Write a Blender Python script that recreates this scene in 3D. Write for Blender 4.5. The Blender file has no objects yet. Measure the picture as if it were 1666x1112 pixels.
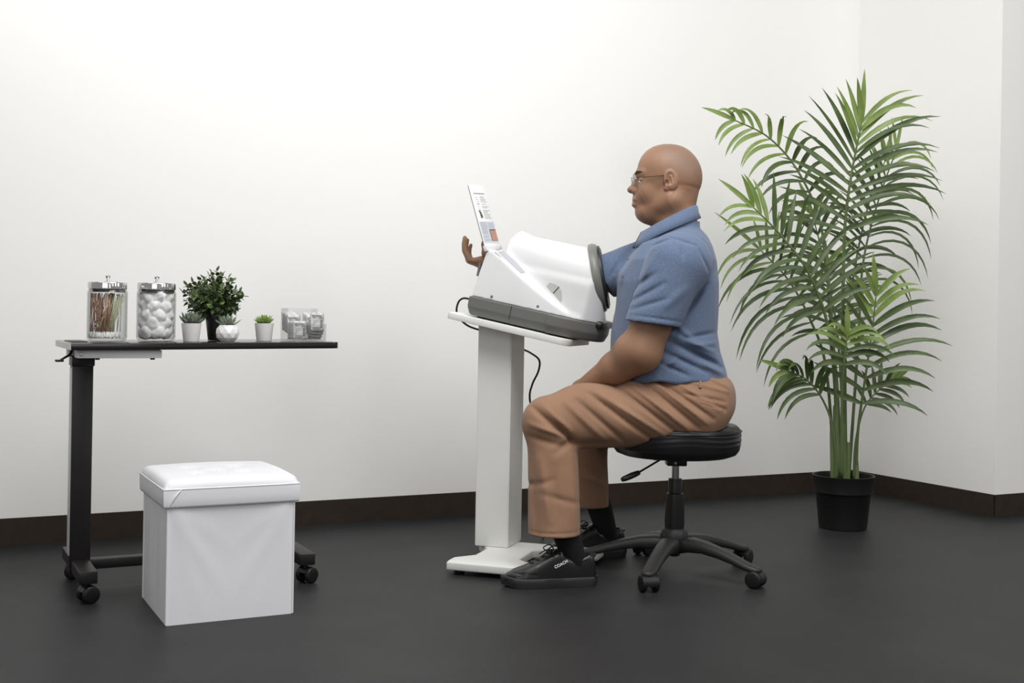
import bpy, bmesh, math, random
import numpy as np
from mathutils import Vector, Matrix
C = bpy.context.scene.collection
SC = bpy.context.scene
random.seed(5); RNG = np.random.default_rng(5)
# ------------------------------------------------------------ camera, world, lights, exposure
FPX, PY, ROLL, HC = 1946.5, 511.16, 0.01706, 0.80
cam = bpy.data.cameras.new('camera'); camo = bpy.data.objects.new('camera', cam); C.objects.link(camo)
cam.sensor_width = 36; cam.lens = 36 * FPX / 1666
cam.shift_x = 0.0; cam.shift_y = -(556 - PY) / 1666
camo.matrix_world = Matrix.Translation((0, 0, HC)) @ Matrix.Rotation(math.pi / 2, 4, 'X') @ Matrix.Rotation(ROLL, 4, 'Z')
SC.camera = camo
w = bpy.data.worlds.new('world'); SC.world = w; w.use_nodes = True
w.node_tree.nodes['Background'].inputs[0].default_value = (1.0, 0.995, 0.98, 1)
w.node_tree.nodes['Background'].inputs[1].default_value = 0.34
def area(name, loc, target, sx, sy, power, col=(1, 1, 1)):
    l = bpy.data.lights.new(name, 'AREA'); l.shape = 'RECTANGLE'; l.size = sx; l.size_y = sy; l.energy = power; l.color = col
    o = bpy.data.objects.new(name, l); C.objects.link(o); o.location = loc
    o.rotation_euler = (Vector(target) - Vector(loc)).to_track_quat('-Z', 'Y').to_euler()
    return o
area('softbox_key', (0.5, 2.0, 3.1), (0.2, 4.1, 0.7), 1.5, 1.5, 58)
area('softbox_right', (3.4, 1.6, 2.6), (1.9, 4.9, 1.2), 1.4, 1.4, 34)
area('softbox_overhead', (-0.5, 2.9, 3.2), (-0.3, 4.3, 0.9), 3.6, 1.2, 34)
area('softbox_front', (-0.6, -0.8, 2.0), (0.0, 4.2, 0.9), 2.4, 2.0, 24)
SC.view_settings.view_transform = 'Standard'; SC.view_settings.look = 'None'
SC.view_settings.gamma = 1; SC.view_settings.exposure = 0.0; SC.view_settings.use_curve_mapping = False

# ------------------------------------------------------------ helpers
def px(u, v, Y):                                     # a point of the photo at a chosen real depth, in metres
    dx, dy = u - 833, v - PY; c, s = math.cos(ROLL), math.sin(ROLL)
    return np.array([(c * dx + s * dy) / FPX * Y, Y, HC - (-s * dx + c * dy) / FPX * Y])
def lin(c):
    return tuple(((x / 255) / 12.92 if x / 255 <= .04045 else ((x / 255 + .055) / 1.055) ** 2.4) for x in c)
def mat(name, rgb, rough=.5, metal=0, spec=.5, bump=0, bscale=200, vary=0, vscale=8, trans=0, ior=1.45, coat=0, stretch=None, rgb2=None, sheen=0, subs=0):
    m = bpy.data.materials.new(name); m.use_nodes = True; nt = m.node_tree; b = nt.nodes['Principled BSDF']
    col = lin(rgb) + (1,)
    b.inputs['Base Color'].default_value = col; b.inputs['Roughness'].default_value = rough
    b.inputs['Metallic'].default_value = metal; b.inputs['Specular IOR Level'].default_value = spec
    b.inputs['Transmission Weight'].default_value = trans; b.inputs['IOR'].default_value = ior
    b.inputs['Coat Weight'].default_value = coat; b.inputs['Sheen Weight'].default_value = sheen
    if subs:
        b.inputs['Subsurface Weight'].default_value = subs; b.inputs['Subsurface Scale'].default_value = .01
    tc = nt.nodes.new('ShaderNodeTexCoord'); mp = nt.nodes.new('ShaderNodeMapping')
    nt.links.new(tc.outputs['Object'], mp.inputs[0])
    if stretch: mp.inputs['Scale'].default_value = stretch
    if vary or rgb2:
        n = nt.nodes.new('ShaderNodeTexNoise'); n.inputs['Scale'].default_value = vscale; n.inputs['Detail'].default_value = 5
        nt.links.new(mp.outputs[0], n.inputs['Vector'])
        r = nt.nodes.new('ShaderNodeValToRGB'); r.color_ramp.elements[0].position = .32; r.color_ramp.elements[1].position = .68
        if rgb2 is None: a = tuple(x * (1 - vary) for x in col[:3]) + (1,); d = tuple(min(1, x * (1 + vary)) for x in col[:3]) + (1,)
        else: a = col; d = lin(rgb2) + (1,)
        r.color_ramp.elements[0].color = a; r.color_ramp.elements[1].color = d
        nt.links.new(n.outputs['Fac'], r.inputs[0]); nt.links.new(r.outputs[0], b.inputs['Base Color'])
    if bump:
        n2 = nt.nodes.new('ShaderNodeTexNoise'); n2.inputs['Scale'].default_value = bscale; n2.inputs['Detail'].default_value = 3
        nt.links.new(mp.outputs[0], n2.inputs['Vector'])
        bp = nt.nodes.new('ShaderNodeBump'); bp.inputs['Strength'].default_value = bump; bp.inputs['Distance'].default_value = .002
        nt.links.new(n2.outputs['Fac'], bp.inputs['Height']); nt.links.new(bp.outputs[0], b.inputs['Normal'])
    return m
def clear(name, tint, edge, rough=.03, gloss=.035):   # thin clear walls: light passes, rims look denser, surface reflects by Fresnel
    m = bpy.data.materials.new(name); m.use_nodes = True; nt = m.node_tree; nt.nodes.remove(nt.nodes['Principled BSDF']); out = nt.nodes['Material Output']
    lw = nt.nodes.new('ShaderNodeLayerWeight'); lw.inputs[0].default_value = .28
    mx = nt.nodes.new('ShaderNodeMix'); mx.data_type = 'RGBA'; mx.inputs[6].default_value = lin(tint) + (1,); mx.inputs[7].default_value = lin(edge) + (1,)
    nt.links.new(lw.outputs['Facing'], mx.inputs[0]); tr = nt.nodes.new('ShaderNodeBsdfTransparent'); nt.links.new(mx.outputs[2], tr.inputs[0])
    gl = nt.nodes.new('ShaderNodeBsdfGlossy'); gl.inputs['Roughness'].default_value = rough; pw = nt.nodes.new('ShaderNodeMath'); pw.operation = 'POWER'; nt.links.new(lw.outputs['Facing'], pw.inputs[0]); pw.inputs[1].default_value = 3; fr = nt.nodes.new('ShaderNodeMath'); fr.operation = 'MULTIPLY_ADD'; nt.links.new(pw.outputs[0], fr.inputs[0]); fr.inputs[1].default_value = .30; fr.inputs[2].default_value = gloss
    ms = nt.nodes.new('ShaderNodeMixShader'); nt.links.new(fr.outputs[0], ms.inputs[0]); nt.links.new(tr.outputs[0], ms.inputs[1]); nt.links.new(gl.outputs[0], ms.inputs[2]); nt.links.new(ms.outputs[0], out.inputs[0])
    return m
M = dict(
    wall=mat('wall_paint', (246, 245, 242), .85, spec=.2, bump=.08, bscale=300),
    floor=mat('floor_vinyl', (40, 40, 41), .5, spec=.3, bump=.25, bscale=260, vary=.14, vscale=5),
    base=mat('baseboard_vinyl', (53, 44, 37), .5, spec=.3, vary=.12, vscale=30),
    white=mat('white_plastic', (222, 222, 222), .28, spec=.5),
    whitemetal=mat('white_powder_coat', (226, 226, 222), .45, bump=.05, bscale=600),
    grey=mat('grey_plastic', (108, 108, 104), .42, bump=.08, bscale=900),
    ringgrey=mat('ring_grey_plastic', (116, 116, 112), .35),
    dark=mat('dark_plastic', (34, 33, 33), .4),
    black=mat('black_plastic', (22, 21, 21), .42, bump=.06, bscale=700),
    armblack=mat('glass_filled_nylon', (44, 43, 43), .45, bump=.15, bscale=900),
    blackmetal=mat('black_powder_coat', (28, 25, 25), .42, bump=.05, bscale=800),
    silver=mat('silver_steel', (215, 215, 216), .45),
    chrome=mat('chrome', (205, 205, 205), .12, metal=1),
    laminate=mat('black_laminate', (30, 26, 26), .16, spec=.7),
    edge=mat('grey_edge_band', (222, 221, 218), .4),
    glass=clear('clear_glass', (254, 254, 254), (206, 208, 208)),
    acrylic=clear('clear_acrylic', (252, 252, 252), (224, 226, 226), .05, .03),
    wood=mat('birch_stick', (176, 132, 104), .7, vary=.15, vscale=60),
    paper=mat('paper_stick', (205, 208, 178), .7),
    cotton=mat('cotton', (253, 253, 252), .95, bump=.6, bscale=70, sheen=.3),
    leather=mat('white_leatherette', (238, 238, 241), .45, bump=.12, bscale=500),
    vinyl=mat('black_leatherette', (24, 24, 24), .34, bump=.1, bscale=400),
    ceramic=mat('white_ceramic', (232, 231, 230), .4),
    leafdark=mat('leaf_dark', (36, 46, 26), .5, rgb2=(76, 94, 54), vscale=60),
    leafmid=mat('leaf_mid', (78, 98, 52), .5, rgb2=(126, 146, 92), vscale=60),
    succ=mat('succulent_grey', (74, 84, 70), .55, rgb2=(116, 128, 108), vscale=60),
    succpale=mat('succulent_pale', (104, 118, 100), .55, rgb2=(150, 162, 142), vscale=60),
    succgreen=mat('succulent_green', (84, 108, 44), .5, rgb2=(150, 176, 90), vscale=60),
    soil=mat('dark_soil', (34, 28, 24), .95, bump=1, bscale=120),
    palm=mat('palm_leaf', (56, 74, 36), .42, rgb2=(86, 104, 58), vscale=14, stretch=(1, 1, 1)),
    palmlight=mat('palm_leaf_young', (100, 122, 54), .42, rgb2=(134, 154, 86), vscale=14),
    stem=mat('palm_stem', (76, 94, 50), .5, rgb2=(108, 122, 80), vscale=25, stretch=(1, 1, .15)),
    stemdark=mat('palm_rachis', (60, 72, 44), .5),
    skin=mat('skin', (147, 111, 88), .48, spec=.4, bump=.12, bscale=350, vary=.05, vscale=9, subs=.12),
    shirt=mat('blue_heather_jersey', (89, 104, 130), .9, spec=.15, bump=.3, bscale=700, rgb2=(108, 122, 146), vscale=300, sheen=.2),
    trousers=mat('tan_twill', (148, 115, 92), .85, spec=.2, bump=.25, bscale=900, vary=.06, vscale=14, sheen=.1),
    sock=mat('black_knit', (14, 14, 15), .95, bump=.4, bscale=900),
    shoe=mat('black_leather', (26, 26, 26), .3, bump=.1, bscale=260),
    sole=mat('black_rubber', (46, 44, 44), .6),
    eyewhite=mat('eye_white', (225, 220, 212), .25), iris=mat('eye_iris', (52, 34, 24), .2),
    brow=mat('eyebrow_hair', (66, 48, 38), .9), lip=mat('lip', (136, 88, 72), .5),
    print=mat('grey_print', (160, 160, 162), .6), printdark=mat('dark_print', (104, 104, 106), .6), printblue=mat('pale_blue_panel', (206, 208, 218), .6),
    printskin=mat('skin_tone_print', (190, 140, 116), .6), lettering=mat('white_lettering', (235, 235, 235), .5),
    screen=mat('grey_screen', (176, 176, 182), .15), button=mat('button_grey', (188, 188, 184), .4), card=mat('white_card', (240, 240, 238), .35),
    foil=mat('foil_paper', (222, 222, 220), .38, bump=.6, bscale=60, rgb2=(168, 168, 166), vscale=70),
)
def scalp(m, c, r, rgb, amt):                         # short grey stubble on the back of the head, in the person's own coordinates
    nt = m.node_tree; b = nt.nodes['Principled BSDF']; src = b.inputs['Base Color'].links[0].from_socket
    tc = nt.nodes.new('ShaderNodeTexCoord'); vm = nt.nodes.new('ShaderNodeVectorMath'); vm.operation = 'DISTANCE'; vm.inputs[1].default_value = c; nt.links.new(tc.outputs['Object'], vm.inputs[0])
    mr = nt.nodes.new('ShaderNodeMapRange'); mr.interpolation_type = 'SMOOTHSTEP'; mr.inputs[1].default_value = r * .55; mr.inputs[2].default_value = r; mr.inputs[3].default_value = amt; mr.inputs[4].default_value = 0
    nt.links.new(vm.outputs['Value'], mr.inputs[0]); mx = nt.nodes.new('ShaderNodeMix'); mx.data_type = 'RGBA'; nt.links.new(mr.outputs[0], mx.inputs[0]); nt.links.new(src, mx.inputs[6]); mx.inputs[7].default_value = lin(rgb) + (1,)
    nt.links.new(mx.outputs[2], b.inputs['Base Color'])
def tag(o, label=None, cat=None, group=None, kind=None):
    if label: o['label'] = label
    if cat: o['category'] = cat
    if group: o['group'] = group
    if kind: o['kind'] = kind
    return o
def thing(name, label, cat, loc=(0, 0, 0), rotz=0, group=None, mw=None):
    o = bpy.data.objects.new(name, None); C.objects.link(o); o.empty_display_size = .05
    if mw is not None: o.matrix_world = mw
    else: o.location = loc; o.rotation_euler = (0, 0, rotz)
    return tag(o, label, cat, group)
def mesh(name, verts, faces, m, parent=None, smooth=True, mats=None, fm=None, sharp=None):
    me = bpy.data.meshes.new(name); me.from_pydata([tuple(map(float, v)) for v in verts] if not isinstance(verts, np.ndarray) else verts.tolist(), [], faces if not isinstance(faces, np.ndarray) else faces.tolist())
    for x in (mats or [m]): me.materials.append(x)
    if fm is not None: me.polygons.foreach_set('material_index', fm)
    me.polygons.foreach_set('use_smooth', [smooth] * len(me.polygons))
    if sharp and smooth: me.set_sharp_from_angle(angle=math.radians(sharp))
    me.update()
    o = bpy.data.objects.new(name, me); C.objects.link(o)
    if parent: o.parent = parent
    return o
def bmobj(name, bm, m, parent=None, smooth=True, sharp=35, mats=None):
    me = bpy.data.meshes.new(name); bm.normal_update(); bm.to_mesh(me); bm.free()
    for x in (mats or [m]): me.materials.append(x)
    me.polygons.foreach_set('use_smooth', [smooth] * len(me.polygons))
    if smooth and sharp: me.set_sharp_from_angle(angle=math.radians(sharp))
    o = bpy.data.objects.new(name, me); C.objects.link(o)
    if parent: o.parent = parent
    return o
def box(bm, x0, x1, y0, y1, z0, z1, bev=0, seg=2, mw=None):
    r = bmesh.ops.create_cube(bm, size=1)
    vs = r['verts']
    for v in vs: v.co = Vector((x0 if v.co.x < 0 else x1, y0 if v.co.y < 0 else y1, z0 if v.co.z < 0 else z1))
    if mw is not None: bmesh.ops.transform(bm, matrix=mw, verts=vs)
    if bev:
        es = list({e for v in vs for e in v.link_edges})
        bmesh.ops.bevel(bm, geom=es, offset=bev, segments=seg, affect='EDGES', profile=.5)
    return bm
def boxobj(name, m, parent, x0, x1, y0, y1, z0, z1, bev=.002, seg=2, mw=None):
    bm = bmesh.new(); box(bm, x0, x1, y0, y1, z0, z1, bev, seg, mw); return bmobj(name, bm, m, parent)
def lathe_data(prof, n=32, cx=0, cy=0, cap0=True, cap1=True):
    V = []; F = []
    for r, z in prof:
        for k in range(n):
            a = 2 * math.pi * k / n; V.append((cx + r * math.cos(a), cy + r * math.sin(a), z))
    for i in range(len(prof) - 1):
        for k in range(n):
            k2 = (k + 1) % n; F.append((i * n + k, i * n + k2, (i + 1) * n + k2, (i + 1) * n + k))
    if cap0: F.append(tuple(reversed(range(n))))
    if cap1: F.append(tuple((len(prof) - 1) * n + k for k in range(n)))
    return V, F
def lathe(name, prof, m, parent=None, n=32, cx=0, cy=0, cap0=True, cap1=True, sharp=40, mw=None):
    V, F = lathe_data(prof, n, cx, cy, cap0, cap1)
    if mw is not None: V = [tuple(mw @ Vector(v)) for v in V]
    return mesh(name, V, F, m, parent, True, sharp=sharp)
def smoothpath(pts, n=8):
    pts = [np.array(p, float) for p in pts]; out = []
    for i in range(len(pts) - 1):
        p0 = pts[max(i - 1, 0)]; p1 = pts[i]; p2 = pts[i + 1]; p3 = pts[min(i + 2, len(pts) - 1)]
        for k in range(n):
            t = k / n
            out.append(.5 * ((2 * p1) + (-p0 + p2) * t + (2 * p0 - 5 * p1 + 4 * p2 - p3) * t * t + (-p0 + 3 * p1 - 3 * p2 + p3) * t ** 3))
    out.append(pts[-1]); return out
def tube_data(path, rad, n=10):
    P = [np.array(p, float) for p in path]; V = []; F = []
    up = None
    for i, p in enumerate(P):
        t = P[min(i + 1, len(P) - 1)] - P[max(i - 1, 0)]; t /= max(np.linalg.norm(t), 1e-9)
        if up is None: up = np.array([0, 0, 1.]) if abs(t[2]) < .9 else np.array([0, 1., 0])
        s = np.cross(t, up); s /= max(np.linalg.norm(s), 1e-9); up = np.cross(s, t)
        r = rad(i / (len(P) - 1)) if callable(rad) else rad
        for k in range(n):
            a = 2 * math.pi * k / n; V.append(tuple(p + r * (math.cos(a) * s + math.sin(a) * up)))
    for i in range(len(P) - 1):
        for k in range(n):
            k2 = (k + 1) % n; F.append((i * n + k, i * n + k2, (i + 1) * n + k2, (i + 1) * n + k))
    F.append(tuple(reversed(range(n)))); F.append(tuple((len(P) - 1) * n + k for k in range(n)))
    return V, F
def tube(name, path, rad, m, parent=None, n=10):
    V, F = tube_data(path, rad, n); return mesh(name, V, F, m, parent, True, sharp=60)
def join(parts):
    V = []; F = []
    for v, f in parts:
        o = len(V); V += list(v); F += [tuple(i + o for i in q) for q in f]
    return V, F
def prism(name, poly, z0, z1, m, parent, bev=.002, mw=None, seg=2):
    bm = bmesh.new(); vs = [bm.verts.new((x, y, z0)) for x, y in poly]; f = bm.faces.new(vs)
    r = bmesh.ops.extrude_face_region(bm, geom=[f])
    bmesh.ops.translate(bm, vec=(0, 0, z1 - z0), verts=[g for g in r['geom'] if isinstance(g, bmesh.types.BMVert)])
    bmesh.ops.recalc_face_normals(bm, faces=bm.faces)
    if bev: bmesh.ops.bevel(bm, geom=list(bm.edges), offset=bev, segments=seg, affect='EDGES', profile=.5)
    if mw is not None: bmesh.ops.transform(bm, matrix=mw, verts=bm.verts)
    return bmobj(name, bm, m, parent)

# ---- signed distance modelling: numpy SDFs meshed with surface nets
def smin(a, b, k):
    h = np.clip(.5 + .5 * (b - a) / k, 0, 1); return b * (1 - h) + a * h - k * h * (1 - h)
def smax(a, b, k): return -smin(-a, -b, k)
def s_sphere(P, c, r): return np.linalg.norm(P - c, axis=1) - r
def s_ell(P, c, r, R=None):
    q = P - np.asarray(c)
    if R is not None: q = q @ R
    k0 = np.linalg.norm(q / r, axis=1); k1 = np.linalg.norm(q / (np.asarray(r) ** 2), axis=1)
    return k0 * (k0 - 1) / np.maximum(k1, 1e-9)
def s_cone(P, a, b, ra, rb):
    a = np.asarray(a, float); b = np.asarray(b, float); ab = b - a; L2 = ab @ ab
    t = np.clip(((P - a) @ ab) / L2, 0, 1); return np.linalg.norm(P - a - t[:, None] * ab, axis=1) - (ra + (rb - ra) * t)
def s_plane(P, p, n): n = np.asarray(n, float); n = n / np.linalg.norm(n); return (P - np.asarray(p)) @ n
def s_table(P, z, cx, a, y0, b, pw=2.0):             # stacked ellipses: centre cx(z), half sizes a(z) and b(z)
    zz = P[:, 2]; o = np.argsort(z); z = np.array(z)[o]
    c = np.interp(zz, z, np.array(cx)[o]); A = np.interp(zz, z, np.array(a)[o]); B = np.interp(zz, z, np.array(b)[o]); Y = np.interp(zz, z, np.array(y0)[o])
    rr = (np.abs((P[:, 0] - c) / A) ** pw + np.abs((P[:, 1] - Y) / B) ** pw) ** (1 / pw)
    return (rr - 1) * np.minimum(A, B)
def fold(P, a, b, wd, amp):                          # crease or ridge along a segment seen from the side (x-z)
    a = np.array([a[0], a[2]]); b = np.array([b[0], b[2]]); q = P[:, [0, 2]]; ab = b - a
    t = ((q - a) @ ab) / (ab @ ab); tc = np.clip(t, 0, 1); d = np.linalg.norm(q - a - tc[:, None] * ab, axis=1)
    return amp * np.exp(-(d / wd) ** 2) * np.sin(np.pi * np.clip(.12 + .76 * tc, 0, 1))
def axis_coords(segs):
    out = [segs[0][0]]
    for a, b, h in segs:
        n = max(1, int(round((b - a) / h))); out += list(a + (b - a) * (np.arange(n) + 1) / n)
    return np.array(out)
def sdf_mesh(fn, xs, ys, zs, blk=8, lip=2.2):
    nx, ny, nz = len(xs), len(ys), len(zs)
    D = np.full((nx, ny, nz), 1.0)
    bx = [(i, min(i + blk, nx)) for i in range(0, nx, blk)]; by = [(i, min(i + blk, ny)) for i in range(0, ny, blk)]; bz = [(i, min(i + blk, nz)) for i in range(0, nz, blk)]
    cen = []; idx = []
    for i, (a, b) in enumerate(bx):
        for j, (c, d) in enumerate(by):
            for k, (e, f) in enumerate(bz):
                cen.append(((xs[a] + xs[b - 1]) / 2, (ys[c] + ys[d - 1]) / 2, (zs[e] + zs[f - 1]) / 2))
                idx.append((a, b, c, d, e, f))
    cen = np.array(cen); dv = fn(cen); near_pts = []; near_idx = []
    for q, (a, b, c, d, e, f) in enumerate(idx):
        hd = .5 * math.sqrt((xs[b - 1] - xs[a]) ** 2 + (ys[d - 1] - ys[c]) ** 2 + (zs[f - 1] - zs[e]) ** 2)
        if abs(dv[q]) > hd * lip + .03: D[a:b, c:d, e:f] = dv[q]
        else:
            gx, gy, gz = np.meshgrid(np.arange(a, b), np.arange(c, d), np.arange(e, f), indexing='ij')
            near_idx.append(np.stack([gx.ravel(), gy.ravel(), gz.ravel()], 1))
    I = np.concatenate(near_idx)
    P = np.stack([xs[I[:, 0]], ys[I[:, 1]], zs[I[:, 2]]], 1)
    for s in range(0, len(P), 400000):
        D[I[s:s + 400000, 0], I[s:s + 400000, 1], I[s:s + 400000, 2]] = fn(P[s:s + 400000])
    ins = D < 0
    c = np.zeros((nx - 1, ny - 1, nz - 1), np.int8)
    for a in (0, 1):
        for b in (0, 1):
            for e in (0, 1): c += ins[a:nx - 1 + a, b:ny - 1 + b, e:nz - 1 + e]
    cell = np.argwhere((c > 0) & (c < 8)); ci, cj, ck = cell.T
    vid = np.full(c.shape, -1, np.int64); vid[ci, cj, ck] = np.arange(len(cell))
    corner = [(a, b, e) for a in (0, 1) for b in (0, 1) for e in (0, 1)]
    acc = np.zeros((len(cell), 3)); cnt = np.zeros(len(cell))
    for p in corner:
        for ax in range(3):
            if p[ax] == 1: continue
            q = list(p); q[ax] = 1
            d0 = D[ci + p[0], cj + p[1], ck + p[2]]; d1 = D[ci + q[0], cj + q[1], ck + q[2]]
            cr = (d0 < 0) != (d1 < 0); t = np.where(cr, d0 / np.where(cr, d0 - d1, 1), 0)
            X = np.stack([xs[ci + p[0]], ys[cj + p[1]], zs[ck + p[2]]], 1); Y = np.stack([xs[ci + q[0]], ys[cj + q[1]], zs[ck + q[2]]], 1)
            acc += np.where(cr[:, None], X + t[:, None] * (Y - X), 0); cnt += cr
    V = acc / cnt[:, None]; F = []
    for ax in range(3):
        sl0 = [slice(None)] * 3; sl1 = [slice(None)] * 3; sl0[ax] = slice(0, -1); sl1[ax] = slice(1, None)
        A = ins[tuple(sl0)]; B = ins[tuple(sl1)]; E = np.argwhere(A != B); s = A[E[:, 0], E[:, 1], E[:, 2]]
        o1, o2 = [(1, 2), (2, 0), (0, 1)][ax]
        ok = (E[:, o1] > 0) & (E[:, o2] > 0) & (E[:, o1] < c.shape[o1]) & (E[:, o2] < c.shape[o2]); E = E[ok]; s = s[ok]
        def g(da, db):
            e = E.copy(); e[:, o1] -= da; e[:, o2] -= db; return vid[e[:, 0], e[:, 1], e[:, 2]]
        q = np.stack([g(1, 1), g(0, 1), g(0, 0), g(1, 0)], 1)
        q[~s] = q[~s][:, ::-1]; F.append(q)
    return V, np.concatenate(F)
def relax(V, F, it=2, lam=.4):                       # light smoothing of a quad mesh
    e = np.concatenate([F[:, [0, 1]], F[:, [1, 2]], F[:, [2, 3]], F[:, [3, 0]]]); 
    for _ in range(it):
        S = np.zeros_like(V); n = np.zeros(len(V))
        for a, b in ((0, 1), (1, 0)):
            np.add.at(S, e[:, a], V[e[:, b]]); np.add.at(n, e[:, a], 1)
        V = V + lam * (S / n[:, None] - V)
    return V
def sdfobj(name, fn, xs, ys, zs, m, parent, it=2, origin=None, mats=None, fmf=None):
    V, F = sdf_mesh(fn, xs, ys, zs)
    V = relax(V, F, it)
    fm = None
    if fmf is not None: fm = fmf(V[F].mean(1)).astype(int).tolist()
    if origin is not None: V = V - np.asarray(origin)
    return mesh(name, V, F, m, parent, True, mats=mats, fm=fm)

# ------------------------------------------------------------ room
YAW = 0.46972; T = np.array([math.cos(YAW), math.sin(YAW), 0]); NB = np.array([-math.sin(YAW), math.cos(YAW), 0])
A0 = np.array([0, 4.836, 0]); CO = A0 + 1.818 * T; OC = CO - .8296 * NB; L0 = A0 - 4.6 * T; R1 = OC + 2.2 * T
WH = 3.0; BH = .0898
def slab(name, p, q, h0, h1, th, m, nrm):             # vertical slab from p to q whose face is the line p-q, thickness th along nrm
    n = np.asarray(nrm) * th
    V = [p + [0, 0, h0], q + [0, 0, h0], q + n + [0, 0, h0], p + n + [0, 0, h0], p + [0, 0, h1], q + [0, 0, h1], q + n + [0, 0, h1], p + n + [0, 0, h1]]
    F = [(0, 1, 5, 4), (1, 2, 6, 5), (2, 3, 7, 6), (3, 0, 4, 7), (4, 5, 6, 7), (3, 2, 1, 0)]
    o = mesh(name, V, F, m, None, False)
    bm = bmesh.new(); bm.from_mesh(o.data); bmesh.ops.recalc_face_normals(bm, faces=bm.faces)
    bm.to_mesh(o.data); bm.free(); o['kind'] = 'structure'; return o
slab('wall_back', L0, CO, 0, WH, .1, M['wall'], NB)
slab('wall_right', CO + .1 * NB, OC, 0, WH, .1, M['wall'], T)
slab('wall_outer', OC + .1 * T, R1, 0, WH, .1, M['wall'], NB)
fl = [(-5.2, -2.5), (5.2, -2.5), (5.2, 7.5), (-5.2, 7.5)]
o = mesh('floor', [(x, y, 0) for x, y in fl] + [(x, y, -.05) for x, y in fl], [(0, 1, 2, 3), (7, 6, 5, 4), (0, 4, 5, 1), (1, 5, 6, 2), (2, 6, 7, 3), (3, 7, 4, 0)], M['floor'], None, False); o['kind'] = 'structure'
bt = .006
slab('baseboard_back', L0, CO - bt * T, 0, BH, -bt, M['base'], NB)
slab('baseboard_right', CO, OC - bt * NB, 0, BH, -bt, M['base'], T)
slab('baseboard_outer', OC - bt * T, R1, 0, BH, -bt, M['base'], NB)

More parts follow.
